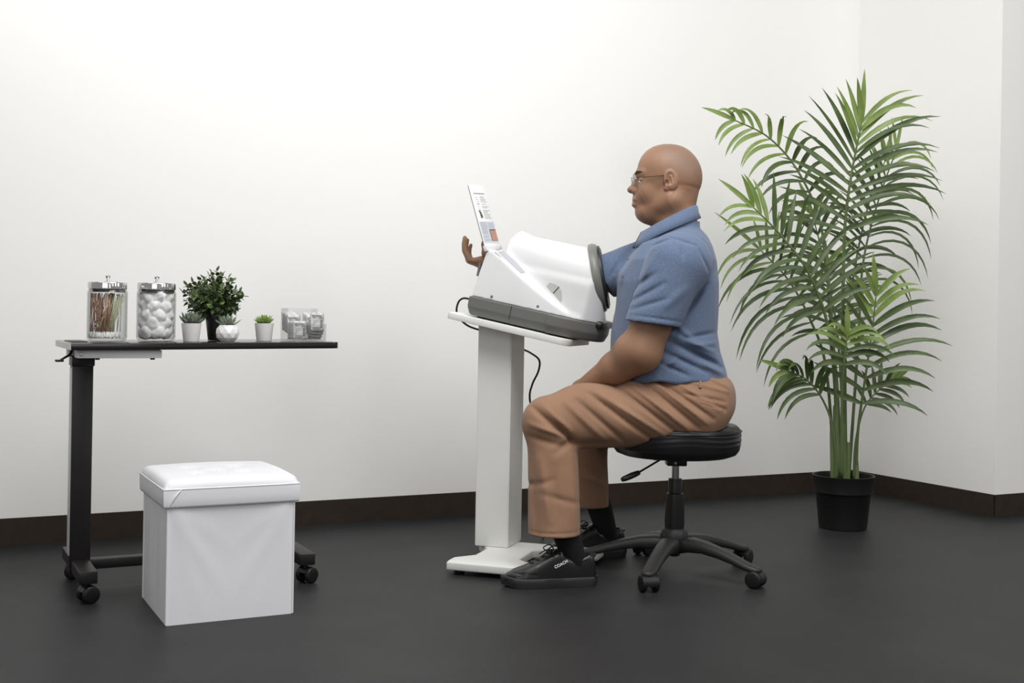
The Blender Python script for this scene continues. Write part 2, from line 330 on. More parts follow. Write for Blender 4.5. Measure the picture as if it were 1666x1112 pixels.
# ------------------------------------------------------------ storage ottoman
def ottoman():
    c0 = np.array([-.861, 2.998, 0]); S1, S2, = .342, .335
    t = thing('storage_ottoman', 'white leatherette cube storage ottoman with a tufted padded lid on the floor', 'ottoman', tuple(c0 + T * S1 / 2 + NB * S2 / 2), YAW)
    # fabric box body, slack creases fanning down from the upper corners of the front
    n = 36; V = []; F = []; hx, hy, z1 = S1 / 2 - .008, S2 / 2 - .006, .305
    def face(o, du, dv, nrm, L, kind):
        b = len(V)
        for j in range(n + 1):
            for i in range(n + 1):
                s, q = i / n, j / n; x = s * L; z = q * z1; d = 0
                if kind == 'front':
                    for sx in (0, 1):
                        xx = abs(s - sx); dz = 1 - q
                        for sl, am, wd in ((1.7, .0065, .045), (3.4, .005, .05), (.75, .003, .05)):
                            d += am * math.exp(-((dz - sl * xx) / wd / (1 + sl)) ** 2) * math.sin(math.pi * min(1, 1.7 * xx + .02)) * max(0, 1 - dz * .95) * math.exp(-2.2 * xx)
                    d += -.006 * math.sin(math.pi * s) * math.sin(math.pi * min(1, q * 1.0)) * q
                else:
                    for sx, am in ((.28, .003), (.5, -.003), (.7, .002)): d += am * math.exp(-((s - sx - .06 * q) / .04) ** 2) * math.sin(math.pi * q)
                e = min(s, 1 - s, q * 1.1) * 14
                d *= min(1, e)
                V.append(tuple(np.array(o) + np.array(du) * x + np.array([0, 0, 1]) * z + np.array(nrm) * d))
        for j in range(n):
            for i in range(n):
                a = b + j * (n + 1) + i; F.append((a, a + 1, a + n + 2, a + n + 1))
    face((-hx, -hy, 0), (1, 0, 0), 0, (0, -1, 0), 2 * hx, 'front'); face((hx, -hy, 0), (0, 1, 0), 0, (1, 0, 0), 2 * hy, 's')
    face((hx, hy, 0), (-1, 0, 0), 0, (0, 1, 0), 2 * hx, 's'); face((-hx, hy, 0), (0, -1, 0), 0, (-1, 0, 0), 2 * hy, 's')
    b = len(V); V += [(-hx, -hy, 0), (hx, -hy, 0), (hx, hy, 0), (-hx, hy, 0)]; F += [(b + 3, b + 2, b + 1, b)]
    mesh('body', V, F, M['leather'], t, True, sharp=60)
    for x, y in ((-hx, -hy), (hx, -hy), (-hx, hy), (hx, hy)):
        tube('piping', [(x, y, .002), (x, y, .1), (x, y, .2), (x, y, z1)], .0028, M['leather'], t, 8)
    # lid: skirt plus domed cushion with shallow tufts, built as a rounded grid
    hx, hy = S1 / 2 + .004, S2 / 2 + .004; N = 60; V = []; F = []
    tuf = [(-.35, -.3), (.35, -.3), (-.35, .35), (.35, .35), (0, 0)]
    for j in range(N + 1):
        for i in range(N + 1):
            s, q = -1 + 2 * i / N, -1 + 2 * j / N
            ex = 1 - min(1, (1 - abs(s)) / .13); ey = 1 - min(1, (1 - abs(q)) / .13)
            drop = .020 * (1 - math.sqrt(max(0, 1 - min(1, ex * ex + ey * ey))))
            z = .374 - drop - .005 * (s * s + q * q)
            for a, c in tuf: z -= .009 * math.exp(-((s - a) ** 2 + (q - c) ** 2) / .018) + .0035 * math.exp(-((s - a) ** 2 + (q - c) ** 2) / .14)
            V.append((s * hx, q * hy, z))
    for j in range(N):
        for i in range(N):
            a = j * (N + 1) + i; F.append((a, a + 1, a + N + 2, a + N + 1))
    rim = [i for i in range(N + 1)] + [j * (N + 1) + N for j in range(1, N + 1)] + [N * (N + 1) + i for i in range(N - 1, -1, -1)] + [j * (N + 1) for j in range(N - 1, 0, -1)]
    prev = rim
    for z, off in ((.338, .001), (.32, .0005), (.302, 0), (.297, -.002)):
        cur = []
        for r in rim:
            x, y, _ = V[r]; cur.append(len(V)); V.append((x * (1 + off / hx), y * (1 + off / hy), z))
        for k in range(len(rim)):
            k2 = (k + 1) % len(rim); F.append((prev[k2], prev[k], cur[k], cur[k2]))
        prev = cur
    F.append(tuple(reversed(prev)))
    lid = mesh('lid', V, F, M['leather'], t, True, sharp=70)
    rp = [(-hx, -hy), (hx, -hy), (hx, hy), (-hx, hy), (-hx, -hy)]; pth = []
    for a, b in zip(rp[:-1], rp[1:]): pth += [(a[0] + (b[0] - a[0]) * k / 8, a[1] + (b[1] - a[1]) * k / 8, .344) for k in range(8)]
    tube('seam_welt', pth + [pth[0]], .0022, M['leather'], lid, 6)
    tube('corner_pleat', smoothpath([(-hx + .012, -hy - .001, .300), (-hx + .026, -hy - .003, .325), (-hx + .045, -hy - .0005, .345)]), lambda s: .0012 + .0016 * math.sin(math.pi * s), M['leather'], lid, 6)
    for a, c in tuf:
        lathe('tuft_button', [(.0001, .3655), (.005, .3655), (.006, .364), (.006, .360)], M['leather'], lid, 12, a * hx, c * hy)
ottoman()

# ------------------------------------------------------------ overbed table
TF = np.array([-1.18, 3.205, .0]); TL, TD = .752, .356; ZT = .7005
TILT = math.radians(-.55)
def table_pt(u, wd):                                  # point on the table top seen at photo column u, wd metres behind the front edge
    k = (u - 833) / FPX
    for _ in range(3):
        kk = k + .017 * (556 - PY) / FPX
        p = TF + wd * NB; s = (kk * p[1] - p[0]) / (T[0] - kk * T[1])
    q = p + s * T; return np.array([q[0], q[1], ZT + s * math.tan(-TILT) * 1.0 + .0])
def overbed():
    t = thing('overbed_table', 'black topped rolling overbed table with a single black column and casters', 'table', tuple(TF), YAW)
    sl = math.tan(-TILT); rot = Matrix.Translation((0, 0, ZT)) @ Matrix.Rotation(TILT, 4, 'Y')
    tt = bmesh.new(); rr = .018
    poly = []
    for cx, cy, a0 in ((TL - rr, rr, -90), (TL - rr, TD - rr, 0)):
        for k in range(7): a = math.radians(a0 + 15 * k); poly.append((cx + rr * math.cos(a), cy + rr * math.sin(a)))
    poly = [(0, 0)] + poly + [(0, TD)]
    prism('tabletop', poly, -.0185, 0, M['laminate'], t, .0012, rot)
    boxobj('edge_band', M['edge'], t, -.0012, .0006, .001, TD - .001, -.0178, -.0006, 0, 1, rot)
    pth = [(.022, .05, .003), (.024, .12, .0035), (.024, .22, .0035), (.022, .30, .003)]
    o = boxobj('pull_grip', M['black'], t, .012, .055, .085, .255, -.002, .003, .0012, 2, rot)
    # silver carriage under the top
    z1 = ZT - .0187
    boxobj('support_bracket', M['silver'], t, .018, .243, .022, .075, z1 - .022, z1 + .001, .003)
    boxobj('support_bracket', M['silver'], t, .018, .243, .205, .26, z1 - .022, z1 + .001, .003)
    for x in (.075, .222):
        lathe('bolt', [(.006, z1 - .027), (.0065, z1 - .0255), (.0065, z1 - .021), (.003, z1 - .021)], M['dark'], t, 14, x, .048)
    lathe('screw', [(.0001, 0), (.0045, 0), (.0055, .001), (.0055, .003)], M['chrome'], t, 14, mw=Matrix.Translation((.03, .0195, z1 - .011)) @ Matrix.Rotation(-math.pi / 2, 4, 'X'))
    # release lever
    V, F = join([tube_data(smoothpath([(.016, .11, z1 - .004), (.010, .10, z1 - .014), (-.004, .09, z1 - .022), (-.016, .085, z1 - .029)]), lambda s: .004 - .001 * s, 8)])
    mesh('release_lever', V, F, M['black'], t)
    boxobj('lever_paddle', M['black'], t, -.030, -.008, .078, .098, z1 - .034, z1 - .028, .002)
    # column
    cy = .178
    boxobj('column_collar', M['black'], t, .020, .082, cy - .035, cy + .035, z1 - .050, z1 - .022, .004)
    boxobj('column', M['blackmetal'], t, .023, .079, cy - .030, cy + .030, .05, z1 - .03, .004)
    boxobj('column_trim_strip', M['silver'], t, .0215, .0235, cy - .024, cy + .024, .10, z1 - .055, .0006)
    # base rails
    boxobj('foot_rail', M['blackmetal'], t, .028, .076, -.020, .365, .054, .088, .003)
    boxobj('cross_rail', M['blackmetal'], t, .074, .640, cy - .018, cy + .018, .056, .084, .003)
    boxobj('foot_rail', M['blackmetal'], t, .640, .686, -.010, .355, .054, .088, .003)
    for x, y, a in ((.050, .004, .3), (.050, .332, -.2), (.663, .010, .5), (.663, .335, .1)):
        caster(t, x, y, a, .0235, .054)
def wheel_data(r, wd, cx, cy, cz, ang):
    pr = [(.002, -wd / 2 - .001), (r * .45, -wd / 2 - .001), (r * .75, -wd / 2), (r * .93, -wd / 2 + .001), (r, -wd / 2 + .003), (r, wd / 2 - .003), (r * .93, wd / 2 - .001), (r * .75, wd / 2), (r * .45, wd / 2 + .001), (.002, wd / 2 + .001)]
    V, F = lathe_data(pr, 28)
    mw = Matrix.Translation((cx, cy, cz)) @ Matrix.Rotation(ang, 4, 'Z') @ Matrix.Rotation(math.pi / 2, 4, 'X')
    return [tuple(mw @ Vector(v)) for v in V], F
def caster(parent, x, y, a, r, ztop, m=None):
    ca, sa = math.cos(a), math.sin(a); ox, oy = x + .006 * ca, y + .006 * sa
    # hood: half-cylinder cover between the twin wheels, with a stem into the frame
    V = []; F = []; n = 14; wd = r * .62
    R = r * 1.04
    for k in range(n + 1):
        th = math.radians(-15 + 175 * k / n)
        for s in (-1, 1):
            for q in (1, .55):
                lx, lz = R * q * math.cos(th), r + R * q * math.sin(th)
                V.append((ox + lx * ca - s * wd * sa, oy + lx * sa + s * wd * ca, lz))
    for k in range(n):
        b = 4 * k; F += [(b, b + 4, b + 6, b + 2), (b + 1, b + 3, b + 7, b + 5), (b, b + 1, b + 5, b + 4), (b + 2, b + 6, b + 7, b + 3)]
    F += [(0, 2, 3, 1), (4 * n, 4 * n + 1, 4 * n + 3, 4 * n + 2)]
    v2, f2 = lathe_data([(.0065, r * 1.5), (.0065, ztop + .004)], 12, x, y)
    V, F = join([(V, F), (v2, f2)])
    c = mesh('caster', V, F, M['black'], parent, True, sharp=40)
    for s in (-1, 1):
        off = s * (wd + r * .16)
        V, F = wheel_data(r, r * .62, ox - off * sa, oy + off * ca, r, a); mesh('wheel', V, F, M['black'], c, True, sharp=40)
overbed()

# ------------------------------------------------------------ jars
def jar(u, label, R=.055, H=.148):
    p = table_pt(u, .17); z = p[2] + .0005
    t = thing('glass_jar', label, 'jar', (p[0], p[1], z), 0, None)
    g = .0028
    outer = [(.0001, 0), (R * .80, 0), (R * .93, .003), (R, .011), (R, H * .94), (R * .97, H * .975), (R * .90, H)]
    inner = [(R * .90 - g, H), (R - g - .002, H * .95), (R - g, H * .92), (R - g, .013), (R * .85, .007), (.0001, .006)]
    lathe('glass', outer + inner, M['glass'], t, 56, cap0=False, cap1=False, sharp=80)
    prof = [(R * .885, H - .008), (R * .94, H + .001), (R * .97, H + .0015), (R * .975, H + .018), (R * .95, H + .0205), (R * .5, H + .0225), (.0001, H + .023)]
    V, F = lathe_data(prof, 168, cap0=True, cap1=False)
    for i_, v in enumerate(V):
        if 168 <= i_ < 168 * 4: a = math.atan2(v[1], v[0]); q_ = 1 + .005 * math.sin(28 * a) + .004 * math.sin(11 * a + 1); V[i_] = (v[0] * q_, v[1] * q_, v[2])  # ripples shaped into the smooth lid side to imitate striped room reflections
    lid = mesh('lid', V, F, M['chrome'], t, True, sharp=60)
    lathe('knob', [(.005, H + .0215), (.004, H + .027), (.0035, H + .031), (.007, H + .035), (.0075, H + .038), (.005, H + .0405), (.0001, H + .041)], M['chrome'], lid, 20, cap0=True, cap1=False)
    return p[0], p[1], z, R - g, H
def swabs(cx, cy, z, R, H):
    made = {}
    def proto(kind):
        L = .128
        V1, F1 = tube_data([(0, 0, .010), (0, 0, L / 2), (0, 0, L)], .00105, 6)
        V2, F2 = lathe_data([(.0001, 0), (.0022, .001), (.0034, .004), (.0035, .010), (.0024, .015), (.0011, .018)], 8, cap0=False, cap1=False)
        V, F = join([(V1, F1), (V2, F2)])
        me = bpy.data.meshes.new('cotton_swab'); me.from_pydata(V, [], F)
        me.materials.append(M[kind]); me.materials.append(M['cotton'])
        me.polygons.foreach_set('material_index', [0] * len(F1) + [1] * len(F2)); me.polygons.foreach_set('use_smooth', [True] * len(F)); me.update()
        return me
    mes = {k: proto(k) for k in ('wood', 'paper')}
    r = R - .0045; camdir = np.array([-cx, -cy]) / math.hypot(cx, cy); side = np.array([camdir[1], -camdir[0]])   # side points to the photo's left
    for i in range(140):
        kind = 'wood' if i < 72 else 'paper'
        if kind == 'wood':
            tx = random.uniform(-.95, .45); bx = max(-.98, min(.9, tx * .85 + random.uniform(-.35, .12))) if i % 3 else random.uniform(-.95, .1)
        else:
            tx = random.uniform(.15, .98); bx = max(-.8, min(.98, tx - random.uniform(.05, 1.45)))
        dt = random.uniform(-.2, .95); db = random.uniform(-.2, .95)
        def pos(a, d):
            d *= math.sqrt(max(0, 1 - a * a)); v = -a * side + d * camdir; return v * r
        b = pos(bx, db); tp = pos(tx, dt)
        hz = np.linalg.norm(tp - b); L = .128; rise = math.sqrt(max(.0001, L * L - hz * hz))
        o = bpy.data.objects.new('cotton_swab', mes[kind]); C.objects.link(o)
        zb = z + .0085 + random.uniform(0, .003)
        o.location = (cx + b[0], cy + b[1], zb)
        d = Vector((tp[0] - b[0], tp[1] - b[1], rise)); o.rotation_euler = d.to_track_quat('Z', 'Y').to_euler()
        if kind == 'wood': tag(o, 'thin brown wooden cotton swab standing in the left glass jar', 'cotton swab', 'brown wooden cotton swabs in the left jar')
        else: tag(o, 'thin pale paper-stick cotton swab standing in the left glass jar', 'cotton swab', 'pale cotton swabs in the left jar')
def cottonballs(cx, cy, z, R, H):
    mes = []
    for s in range(4):
        bm = bmesh.new(); bmesh.ops.create_icosphere(bm, subdivisions=3, radius=.0195)
        ph = RNG.uniform(0, 6, 9)
        for v in bm.verts:
            c = v.co / .0195
            f = .11 * math.sin(3.1 * c.x + ph[0] + 2 * c.z) + .08 * math.sin(4.3 * c.y + ph[1] + 2 * c.x) + .05 * math.sin(8 * c.z + ph[2] + 3 * c.y) + .03 * math.sin(15 * c.x + ph[3] + 9 * c.y)
            v.co *= 1 + f
        me = bpy.data.meshes.new('cotton_ball'); bm.to_mesh(me); bm.free(); me.materials.append(M['cotton'])
        me.polygons.foreach_set('use_smooth', [True] * len(me.polygons)); mes.append(me)
    lay = 0; zz = z + .026; rr = R - .0215
    while zz < z + H - .020:
        n = 6
        for k in range(n + 1):
            a = 2 * math.pi * k / n + lay * .55; q = rr if k < n else 0
            o = bpy.data.objects.new('cotton_ball', mes[(k + lay) % 4]); C.objects.link(o)
            o.location = (cx + q * math.cos(a), cy + q * math.sin(a), zz + random.uniform(-.002, .002)); o.rotation_euler = (random.random() * 6, random.random() * 6, random.random() * 6)
            o.scale = (1.0, 1.0, 1.0)
            tag(o, 'fluffy white cotton ball packed inside the right glass jar', 'cotton ball', 'cotton balls in the right jar')
        zz += .0255; lay += 1
swabs(*jar(174, 'lidded glass jar full of cotton swabs, left of the two jars'))
cottonballs(*jar(253.5, 'lidded glass jar packed with white cotton balls'))

# ------------------------------------------------------------ small plants
def leafmesh(L, Wd, th=.25, n=5, curve=.2, cup=.15, rows=2):
    V = []; F = []
    for i in range(n + 1):
        s = i / n; wv = Wd * math.sin(math.pi * min(1, .06 + .94 * s) ** .8) if i < n else Wd * .03
        z = L * curve * s * s
        for j in (-1, 0, 1): V.append((j * wv / 2, s * L, z + cup * wv * abs(j)))
    for i in range(n):
        for j in range(2): a = i * 3 + j; F.append((a, a + 1, a + 4, a + 3))
    return V, F
def xform(V, mw): return [tuple(mw @ Vector(v)) for v in V]
def frame(p, d, upish=(0, 0, 1), roll=0):
    y = Vector(d).normalized(); x = y.cross(Vector(upish))
    if x.length < 1e-3: x = Vector((1, 0, 0))
    x.normalize(); z = x.cross(y); m = Matrix((x, y, z)).transposed().to_4x4()
    return Matrix.Translation(p) @ m @ Matrix.Rotation(roll, 4, 'Y')
def potpoly(name, prof, parent, m, n=32): return lathe(name, prof, m, parent, n, cap0=True, cap1=False)
def succulent(parent, zc, rings, m, R0, fat=.45):
    for n, el, L, Wd, rad, off in rings:
        V = []; F = []; N = 6
        for i in range(N + 1):            # thick pointed leaf: closed diamond section
            s = i / N; wv = Wd * (math.sin(math.pi * (.12 + .88 * s)) ** .75 if i < N else .02); zc2 = .22 * L * s * s
            for dx, dz in ((-.5, .12), (0, .02), (.5, .12), (0, -fat * .75)): V.append((dx * wv, s * L, zc2 + dz * wv))
        for i in range(N):
            for j in range(4): a = i * 4 + j; b = i * 4 + (j + 1) % 4; F.append((a, b, b + 4, a + 4))
        F.append((3, 2, 1, 0)); F.append(tuple(N * 4 + j for j in range(4)))
        me = bpy.data.meshes.new('leaf'); me.from_pydata(V, [], F); me.materials.append(m)
        me.polygons.foreach_set('use_smooth', [True] * len(F)); me.update()
        for k in range(n):
            a = 2 * math.pi * (k + off) / n + random.uniform(-.08, .08); e = math.radians(el + random.uniform(-5, 5))
            o = bpy.data.objects.new('leaf', me); C.objects.link(o); o.parent = parent
            d = Vector((math.cos(a) * math.cos(e), math.sin(a) * math.cos(e), math.sin(e)))
            o.matrix_local = frame((rad * math.cos(a), rad * math.sin(a), zc), d) @ Matrix.Scale(random.uniform(.9, 1.08), 4)
def smallpot(u, wd, label, m, rings, rtop=.0285, rbot=.0225, H=.053):
    p = table_pt(u, wd)
    t = thing('potted_succulent', label, 'plant', (p[0], p[1], p[2] + .0005))
    potpoly('pot', [(.0001, 0), (rbot * .96, 0), (rbot, .002), (rtop - .0005, H - .003), (rtop, H), (rtop - .003, H), (rtop - .0035, H - .006), (.0001, H - .007)], t, M['ceramic'])
    lathe('soil', [(.0001, H - .005), (rtop - .0036, H - .0055)], M['soil'], t, 24, cap0=False, cap1=False)
    succulent(t, H - .003, rings, m, rtop)
smallpot(311, .12, 'dark grey-green rosette succulent in a smooth white tapered pot beside the cotton ball jar', M['succ'],
         [(9, 22, .040, .019, .003, 0), (8, 44, .040, .019, .003, .5), (7, 63, .036, .016, .002, .2), (4, 80, .030, .012, .001, 0)])
smallpot(429.5, .15, 'bright green spiky succulent in a smooth white tapered pot standing alone', M['succgreen'],
         [(11, 20, .034, .009, .003, 0), (10, 42, .033, .009, .003, .5), (8, 62, .030, .008, .002, .2), (5, 80, .026, .007, .001, 0)])
# faceted pot
p = table_pt(370, .09)
t = thing('potted_succulent', 'pale spiky succulent in a faceted white geometric bowl pot', 'plant', (p[0], p[1], p[2] + .0005))
V = []; F = []; n = 9
rings = [(.019, 0, 0), (.031, .011, .5), (.0345, .025, 0), (.031, .038, .5), (.0235, .0485, 0)]
for r, z, of in rings:
    for k in range(n): a = 2 * math.pi * (k + of) / n + .2; V.append((r * math.cos(a), r * math.sin(a), z))
for i in range(len(rings) - 1):
    of = rings[i][2]
    for k in range(n):
        k2 = (k + 1) % n; a, b, c, d = i * n + k, i * n + k2, (i + 1) * n + k, (i + 1) * n + k2
        if of == 0: F += [(a, b, c), (c, b, d)]
        else: F += [(a, d, c), (a, b, d)]
F.append(tuple(reversed(range(n)))); b = len(V)
for k in range(n): a = 2 * math.pi * k / n + .2; V.append((.0205 * math.cos(a), .0205 * math.sin(a), .0485))
for k in range(n): a = 2 * math.pi * k / n + .2; V.append((.0205 * math.cos(a), .0205 * math.sin(a), .043))
for k in range(n):
    k2 = (k + 1) % n; F.append((4 * n + k, 4 * n + k2, b + k2, b + k)); F.append((b + k, b + k2, b + n + k2, b + n + k))
F.append(tuple(b + n + k for k in range(n)))
mesh('pot', V, F, M['ceramic'], t, False)
lathe('soil', [(.0001, .045), (.0204, .0445)], M['soil'], t, 18, cap0=False, cap1=False)
succulent(t, .046, [(10, 16, .039, .0085, .003, 0), (9, 36, .038, .0085, .003, .5), (8, 56, .035, .008, .002, .2), (5, 76, .030, .007, .001, 0)], M['succpale'], .02)
# leafy bush in a black pot
def bush():
    p = table_pt(351, .235)
    t = thing('potted_bush', 'leafy green artificial bush in a tall black pot behind the small succulents', 'plant', (p[0], p[1], p[2] + .0005))
    potpoly('pot', [(.0001, 0), (.022, 0), (.0235, .002), (.031, .066), (.033, .067), (.033, .078), (.030, .078), (.0295, .070), (.0001, .069)], t, M['black'])
    lathe('soil', [(.0001, .0715), (.0296, .071)], M['soil'], t, 24, cap0=False, cap1=False)
    base = np.array([0, 0, .072]); cen = np.array([-.012, 0, .118])
    N = 104
    for i in range(N):
        g = i * 2.39996; zz = 1 - 2 * (i + .5) / N; rr = math.sqrt(1 - zz * zz)
        dr = np.array([rr * math.cos(g), rr * math.sin(g), zz])
        R = np.array([.086, .075, .086]) * random.uniform(.70, 1.10)
        if zz < -.35: R = R * .82
        tip = cen + dr * R; 
        if tip[2] < .068: tip[2] = .068 + random.uniform(0, .012)
        mid = base + (tip - base) * .5 + np.array([0, 0, .012]); path = smoothpath([base, mid, tip], 6)
        parts = [tube_data(path, .0008, 5)]; fm = [2] * len(parts[0][1])
        nl = random.choice((9, 11, 12)); mi = 1 if random.random() < .45 else 0
        for k in range(nl):
            s = .42 + .58 * k / (nl - 1); q = path[min(len(path) - 1, int(s * (len(path) - 1)))]; nx_ = path[-1] - path[-3]; nx_ = nx_ / np.linalg.norm(nx_)
            aa = k * 2.1 + i; perp = np.cross(nx_, [math.sin(aa), math.cos(aa), .3]); perp /= np.linalg.norm(perp)
            d = nx_ * (.55 if k < nl - 1 else 1.5) + perp * 1.0
            V, F = leafmesh(random.uniform(.014, .020), random.uniform(.0115, .0155), n=4, curve=.15)
            parts.append((xform(V, frame(tuple(q), d, upish=(random.uniform(-.4, .4), random.uniform(-.4, .4), 1))), F)); fm += [mi] * len(F)
        V, F = join(parts)
        mesh('sprig', V, F, None, t, True, mats=[M['leafdark'], M['leafmid'], M['stemdark']], fm=fm)
bush()
# acrylic organiser with sachets
def organiser():
    p0 = table_pt(493, .14); z = p0[2] + .0008
    an = math.radians(33)
    t = thing('acrylic_organizer', 'clear acrylic two-compartment organizer box on the right end of the black table', 'organizer', (p0[0], p0[1], z), an)
    hw, hd, th = .050, .060, .0028; ym = .006
    parts = [('base_panel', -hw, hw, -hd, hd, 0, th), ('side_panel', -hw, -hw + th, -hd, hd, th, .052), ('side_panel', hw - th, hw, -hd, hd, th, .052),
             ('front_panel', -hw + th, hw - th, -hd, -hd + th, th, .052), ('back_panel', -hw + th, hw - th, hd - th, hd, th, .098), ('divider', -.0014, .0014, -hd + th, hd - th, th, .048),
             ('side_panel', -hw, -hw + th, ym, hd - th, .0522, .098), ('side_panel', hw - th, hw, ym, hd - th, .0522, .098)]
    for nm, *b in parts: boxobj(nm, M['acrylic'], t, *b, .0008, 1)
    Rz = Matrix.Translation((p0[0], p0[1], z)) @ Matrix.Rotation(an, 4, 'Z')
    V = []; F = []; n = 8; W2, H2 = .0435, .056       # crimped sachet
    for j in range(n + 1):
        for i in range(n + 1):
            s, q = i / n, j / n; e = min(s, 1 - s, q, 1 - q); th = .0011 * min(1, e * 5) + .0004 + .0006 * math.sin(11 * s + 5 * q)
            V.append(((s - .5) * W2, -th, q * H2)); 
    m0 = len(V)
    for v in V[:m0]: V.append((v[0], .0006, v[2]))
    for j in range(n):
        for i in range(n):
            a = j * (n + 1) + i; F.append((a, a + 1, a + n + 2, a + n + 1)); F.append((m0 + a, m0 + a + n + 1, m0 + a + n + 2, m0 + a + 1))
    rim = [i for i in range(n + 1)] + [j * (n + 1) + n for j in range(1, n + 1)] + [n * (n + 1) + i for i in range(n - 1, -1, -1)] + [j * (n + 1) for j in range(n - 1, 0, -1)]
    for k in range(len(rim)): a, b = rim[k], rim[(k + 1) % len(rim)]; F.append((b, a, m0 + a, m0 + b))
    me = bpy.data.meshes.new('sachet'); me.from_pydata(V, [], F); me.materials.append(M['foil']); me.materials.append(M['printdark'])
    me.polygons.foreach_set('use_smooth', [True] * len(F)); me.update()
    V, F = [], []
    for k, (a, b, c, d) in enumerate(((-.020, .016, .045, .0475), (-.018, -.002, .040, .042), (.004, .019, .040, .042), (-.019, .018, .010, .0115), (-.019, .010, .006, .0072), (.012, .015, .012, .034), (.017, .019, .010, .036))):
        b0 = len(V); V += [(a * .85, -.0021, c), (b * .85, -.0021, c), (b * .85, -.0021, d), (a * .85, -.0021, d)]; F.append((b0, b0 + 1, b0 + 2, b0 + 3))
    mp = bpy.data.meshes.new('printed_text'); mp.from_pydata(V, [], F); mp.materials.append(M['printdark']); mp.update()
    rows = [('left', -.0240, 12, 0.0), ('right', .0245, 9, 0.0)]
    for side, xc, cnt, _ in rows:
        for k in range(cnt):
            y = (-.030 if side == 'left' else -.050) + k * .0075; back = k >= cnt // 2
            zz = .0045 if not back else (.022 + .004 * (k - cnt // 2) / 2)
            if side == 'right' and k < 3: zz = .030 - .009 * k
            w_ = Rz @ Vector((xc + random.uniform(-.0008, .0008), y, zz))
            o = bpy.data.objects.new('wipe_sachet', me); C.objects.link(o)
            o.matrix_world = Matrix.Translation(w_) @ Matrix.Rotation(an, 4, 'Z') @ Matrix.Rotation(random.uniform(-.04, .04), 4, 'Y') @ Matrix.Rotation(-.05, 4, 'X')
            c2 = bpy.data.objects.new('printed_text', mp); C.objects.link(c2); c2.parent = o
            tag(o, 'silver grey wrapped wipe sachet standing in the %s compartment of the clear organizer' % side, 'sachet', 'wipe sachets in the %s compartment' % side)
organiser()

# ------------------------------------------------------------ pedestal stand (local frame: x along the top, y away)
TH = math.radians(-18); TAU = math.radians(11.5)
Av = np.array([math.cos(TH) * math.cos(TAU), math.sin(TH) * math.cos(TAU), -math.sin(TAU)]); Bv = np.array([-math.sin(TH), math.cos(TH), 0]); Nv = np.cross(Av, Bv)
MO = np.array([-.21043, 3.86087, .80435])
FR = Matrix([[Av[0], Bv[0], Nv[0], MO[0]], [Av[1], Bv[1], Nv[1], MO[1]], [Av[2], Bv[2], Nv[2], MO[2]], [0, 0, 0, 1]])
def stand():
    base = np.array([-.188, 3.653, 0.])
    t = thing('pedestal_stand', 'white metal pedestal stand with a tilted top and a two-pronged foot', 'stand', tuple(base), TH)
    inv = t_inv = (Matrix.Translation(base) @ Matrix.Rotation(TH, 4, 'Z')).inverted()
    # foot plate: prongs open towards the stool
    poly = [(0, .0), (.40, .0), (.40, .085), (.225, .095), (.195, .125), (.195, .265), (.225, .295), (.40, .305), (.40, .39), (0, .39), (-.004, .36), (-.004, .31), (.045, .255), (.045, .135), (-.004, .075), (-.004, .03)]
    prism('foot_plate', poly, .014, .040, M['whitemetal'], t, .005, seg=3)
    for x, y in ((.03, .035), (.37, .04), (.03, .355), (.37, .35)):
        lathe('levelling_foot', [(.015, 0), (.016, .002), (.016, .008), (.008, .009), (.008, .015)], M['black'], t, 18, x, y)
    c = inv @ Vector((-.108, 3.916, 0)); d = inv @ Vector((-.001, 3.884, 0))
    x0, x1, y0 = c.x, c.x + .114, c.y - .004; y1 = y0 + .145
    # column, sheared top to meet the tilted plate
    bm = bmesh.new(); box(bm, x0, x1, y0, y1, .039, 1)
    Pl = inv @ Vector(MO + Nv * -.0215); nl = inv.to_3x3() @ Vector(Nv)
    for v in bm.verts:
        if v.co.z > .5: v.co.z = Pl.z - ((v.co.x - Pl.x) * nl.x + (v.co.y - Pl.y) * nl.y) / nl.z
    bmesh.ops.bevel(bm, geom=list(bm.edges), offset=.003, segments=3, affect='EDGES')
    bmobj('column', bm, M['whitemetal'], t)
    # tilted plate
    poly = []
    for cx, cy, a0, r in ((.384, .034, -90, .034), (.396, .262, 0, .022), (.015, .264, 90, .012), (.015, .012, 180, .012)):
        for k in range(6): a = math.radians(a0 + 18 * k); poly.append((cx + r * math.cos(a), cy + r * math.sin(a)))
    prism('top_plate', poly, -.021, 0, M['whitemetal'], t, .002, inv @ FR)
stand()

